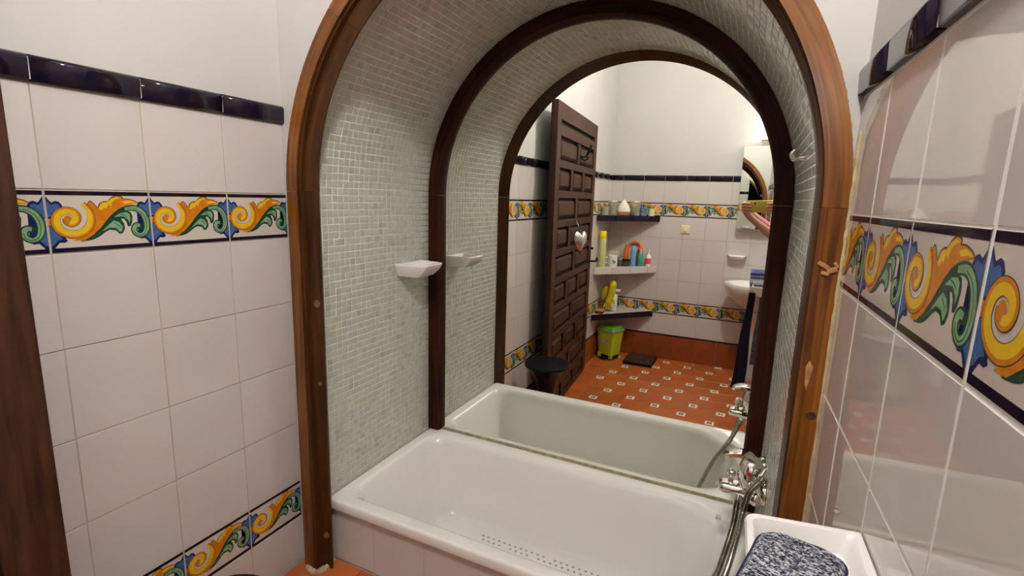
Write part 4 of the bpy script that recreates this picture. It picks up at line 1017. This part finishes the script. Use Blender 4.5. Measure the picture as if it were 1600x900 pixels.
V_ = [(X_, Y_, .95), (X_, Y_, 1.12), (X_, Y_+.01, 1.30), (X_, Y_, 1.43), (X_, Y_+.005, 1.50), (X_, Y_+.02, 1.56),
      (X_-.17, Y_, 1.42), (1.555, -1.36, 1.28), tuple(hl+Vector((.055, -.050, -.075))), tuple(hl+Vector((.004, -.010, -.022))),
      (X_+.17, Y_, 1.42), (1.93, -1.14, 1.22), tuple(hr_+Vector((.070, -.045, -.070))), tuple(hr_+Vector((.008, -.010, -.022))),
      (X_-.09, Y_, .90), (X_-.10, Y_+.02, .50), (X_-.10, Y_-.01, .10), (X_-.10, Y_+.10, .035),
      (X_+.09, Y_, .90), (X_+.10, Y_+.02, .50), (X_+.10, Y_-.01, .10), (X_+.10, Y_+.10, .035)]
E_ = [(0, 1), (1, 2), (2, 3), (3, 4), (4, 5), (3, 6), (6, 7), (7, 8), (8, 9), (3, 10), (10, 11), (11, 12), (12, 13), (0, 14), (14, 15), (15, 16), (16, 17), (0, 18), (18, 19), (19, 20), (20, 21)]
Rr = [.095, .09, .10, .085, .052, .05, .055, .036, .023, .021, .055, .036, .023, .021, .085, .055, .038, .032, .085, .055, .038, .032]
body = skin_obj('body', V_, E_, Rr, SKIN)
# hands: palm, four fingers and a thumb closed round each end of the phone
def hand(c, s_):
    bm = bmesh.new()
    Mh = frame_mtx(phx, phu, phf, c-po)
    bmesh.ops.create_uvsphere(bm, u_segments=20, v_segments=14, radius=1, matrix=Mh @ Matrix.Diagonal((.015, .043, .026, 1)))
    ex = PHC.copy()
    for up_, ln, r_ in ((.031, .036, .0078), (.012, .042, .0082), (-.007, .040, .0080), (-.025, .030, .0070)):
        if s_ < 0: ln *= .72
        k0 = c+phu*up_*.9; P = [k0, k0+phf*.022-phx*s_*.004, c+phu*(up_)-phx*s_*.018+phf*.0225, c+phu*(up_-.002)-phx*s_*(.022+ln*.5)+phf*.0205, c+phu*(up_-.004)-phx*s_*(.022+ln)+phf*.0195]
        tube(bm, catmull([p-po for p in P], 5), [r_*1.15, r_*1.1, r_, r_*.95, r_*.75], 10)
    P = [c-phu*.012-phf*.010, c-phu*.004-phf*.024-phx*s_*.004, c+phu*.004-phf*.0225+phx*-s_*.024, c+phu*.010-phf*.0085-phx*s_*.046-phf*.002]
    tube(bm, catmull([p-po for p in P], 5), [.012, .0115, .010, .0075], 10)
    return obj('hand', bm, SKIN, pe, smooth=True)
hand(hl, -1); hand(hr_, 1)
# head
bm = bmesh.new(); bmesh.ops.create_uvsphere(bm, u_segments=32, v_segments=24, radius=.1)
for v in bm.verts:
    x, y, z = v.co; v.co = Vector((x*.78*(1-.25*max(0, -z/.1)), y*.95+(.01 if y > 0 else 0), z*1.18))
    if y > .05: v.co.y -= .012*math.exp(-((z-.012)/.014)**2)*(1 if abs(abs(x)-.032) < .02 else 0)
    if y > .06 and abs(x) < .016: v.co.y += .020*math.exp(-((z+.018)/.022)**2)*(1-abs(x)/.016)
    if y > .06: v.co.y += .006*math.exp(-((z+.058)/.008)**2)*math.exp(-(x/.022)**2)
hd = obj('head', bm, SKIN, pe, smooth=True); hd.location = Vector((X_, Y_+.035, 1.665))-po; hd.rotation_euler = (0, 0, .5)
for s in (-1, 1):
    bm = bmesh.new(); bmesh.ops.create_uvsphere(bm, u_segments=14, v_segments=10, radius=.0125); e_ = obj('eye', bm, WHITE_P, hd, smooth=True); e_.location = (.031*s, .078, .012)
    bm = bmesh.new(); bmesh.ops.create_uvsphere(bm, u_segments=12, v_segments=8, radius=.02, matrix=Matrix.Diagonal((.35, .8, 1.5, 1))); e_ = obj('ear', bm, SKIN, hd, smooth=True); e_.location = (.078*s, .0, .0)
bm = bmesh.new(); bmesh.ops.create_uvsphere(bm, u_segments=12, v_segments=8, radius=.02, matrix=Matrix.Diagonal((1.1, .35, .3, 1))); e_ = obj('mouth', bm, mat('lips', (.45, .12, .12), .5), hd, smooth=True); e_.location = (0, .088, -.058)
bm = bmesh.new(); bmesh.ops.create_uvsphere(bm, u_segments=28, v_segments=20, radius=.112)
bmesh.ops.delete(bm, geom=[v for v in bm.verts if (v.co.y > .035 and v.co.z < .055) or v.co.z < -.10], context='VERTS')
for v in bm.verts: v.co.x *= .82; v.co.z = v.co.z*1.15+.008; v.co.y = v.co.y*.98-.008
e_ = obj('hair', bm, HAIR, hd, smooth=True); s_m = e_.modifiers.new('sol', 'SOLIDIFY'); s_m.thickness = .012
# clothes
skin_obj('shirt', [(X_, Y_, .86), (X_, Y_, 1.12), (X_, Y_+.01, 1.30), (X_, Y_, 1.42), (X_, Y_, 1.455), (X_-.17, Y_, 1.42), (1.555, -1.36, 1.28), tuple(hl+Vector((.105, -.085, -.115))), (X_+.17, Y_, 1.42), (1.93, -1.14, 1.22), tuple(hr_+Vector((.115, -.05, -.105)))],
         [(0, 1), (1, 2), (2, 3), (3, 4), (3, 5), (5, 6), (6, 7), (3, 8), (8, 9), (9, 10)], [.15, .135, .145, .10, .07, .062, .042, .027, .062, .045, .030], PINK)
skin_obj('trousers', [(X_, Y_, 1.06), (X_, Y_, .92), (X_-.09, Y_, .84), (X_-.10, Y_+.02, .50), (X_-.10, Y_-.01, .07), (X_+.09, Y_, .84), (X_+.10, Y_+.02, .50), (X_+.10, Y_-.01, .07)],
         [(0, 1), (1, 2), (2, 3), (3, 4), (1, 5), (5, 6), (6, 7)], [.135, .145, .105, .075, .060, .105, .075, .060], JEAN)
# phone
ph = thing('phone', 'gold smartphone held up sideways in both hands by the person in pink', 'phone')
Mp = frame_mtx(phx, phu, phf, PHC)
ph.matrix_world = Mp
GOLD = mat('gold_back', (.62, .50, .10), .28, metal=.6)
bm = bmesh.new(); box(bm, -.085, .085, -.038, .038, -.0045, .0045, .004, seg=3); obj('phone_body', bm, GOLD, ph, smooth=True)
bm = bmesh.new()
for dx, dy in ((-.032, .018),):
    lathe(bm, [(.006, .0045), (.006, .0052), (.0, .0053)], 16, c=(dx, dy, 0))
obj('camera_lens', bm, BLACK, ph, smooth=True)
bm = bmesh.new(); box(bm, -.081, .081, -.034, .034, -.0052, -.0044, .0003); obj('screen', bm, BLACK, ph)
GROUPS = {'corner_shelf': 'corner shelves', 'shampoo_bottle': 'plastic bottles on the middle shelf', 'glass_jar': 'glass jars on the top shelf', 'candle': 'candles on the top shelf', 'soap_dish': 'ceramic soap dishes', 'towel': 'towels on the stand'}
for o in SC.objects:
    if o.parent is None and o.name.split('.')[0] in GROUPS: o['group'] = GROUPS[o.name.split('.')[0]]
for o in SC.objects:
    if o.get('label') == '' : del o['label']
    if o.get('category') == '': del o['category']
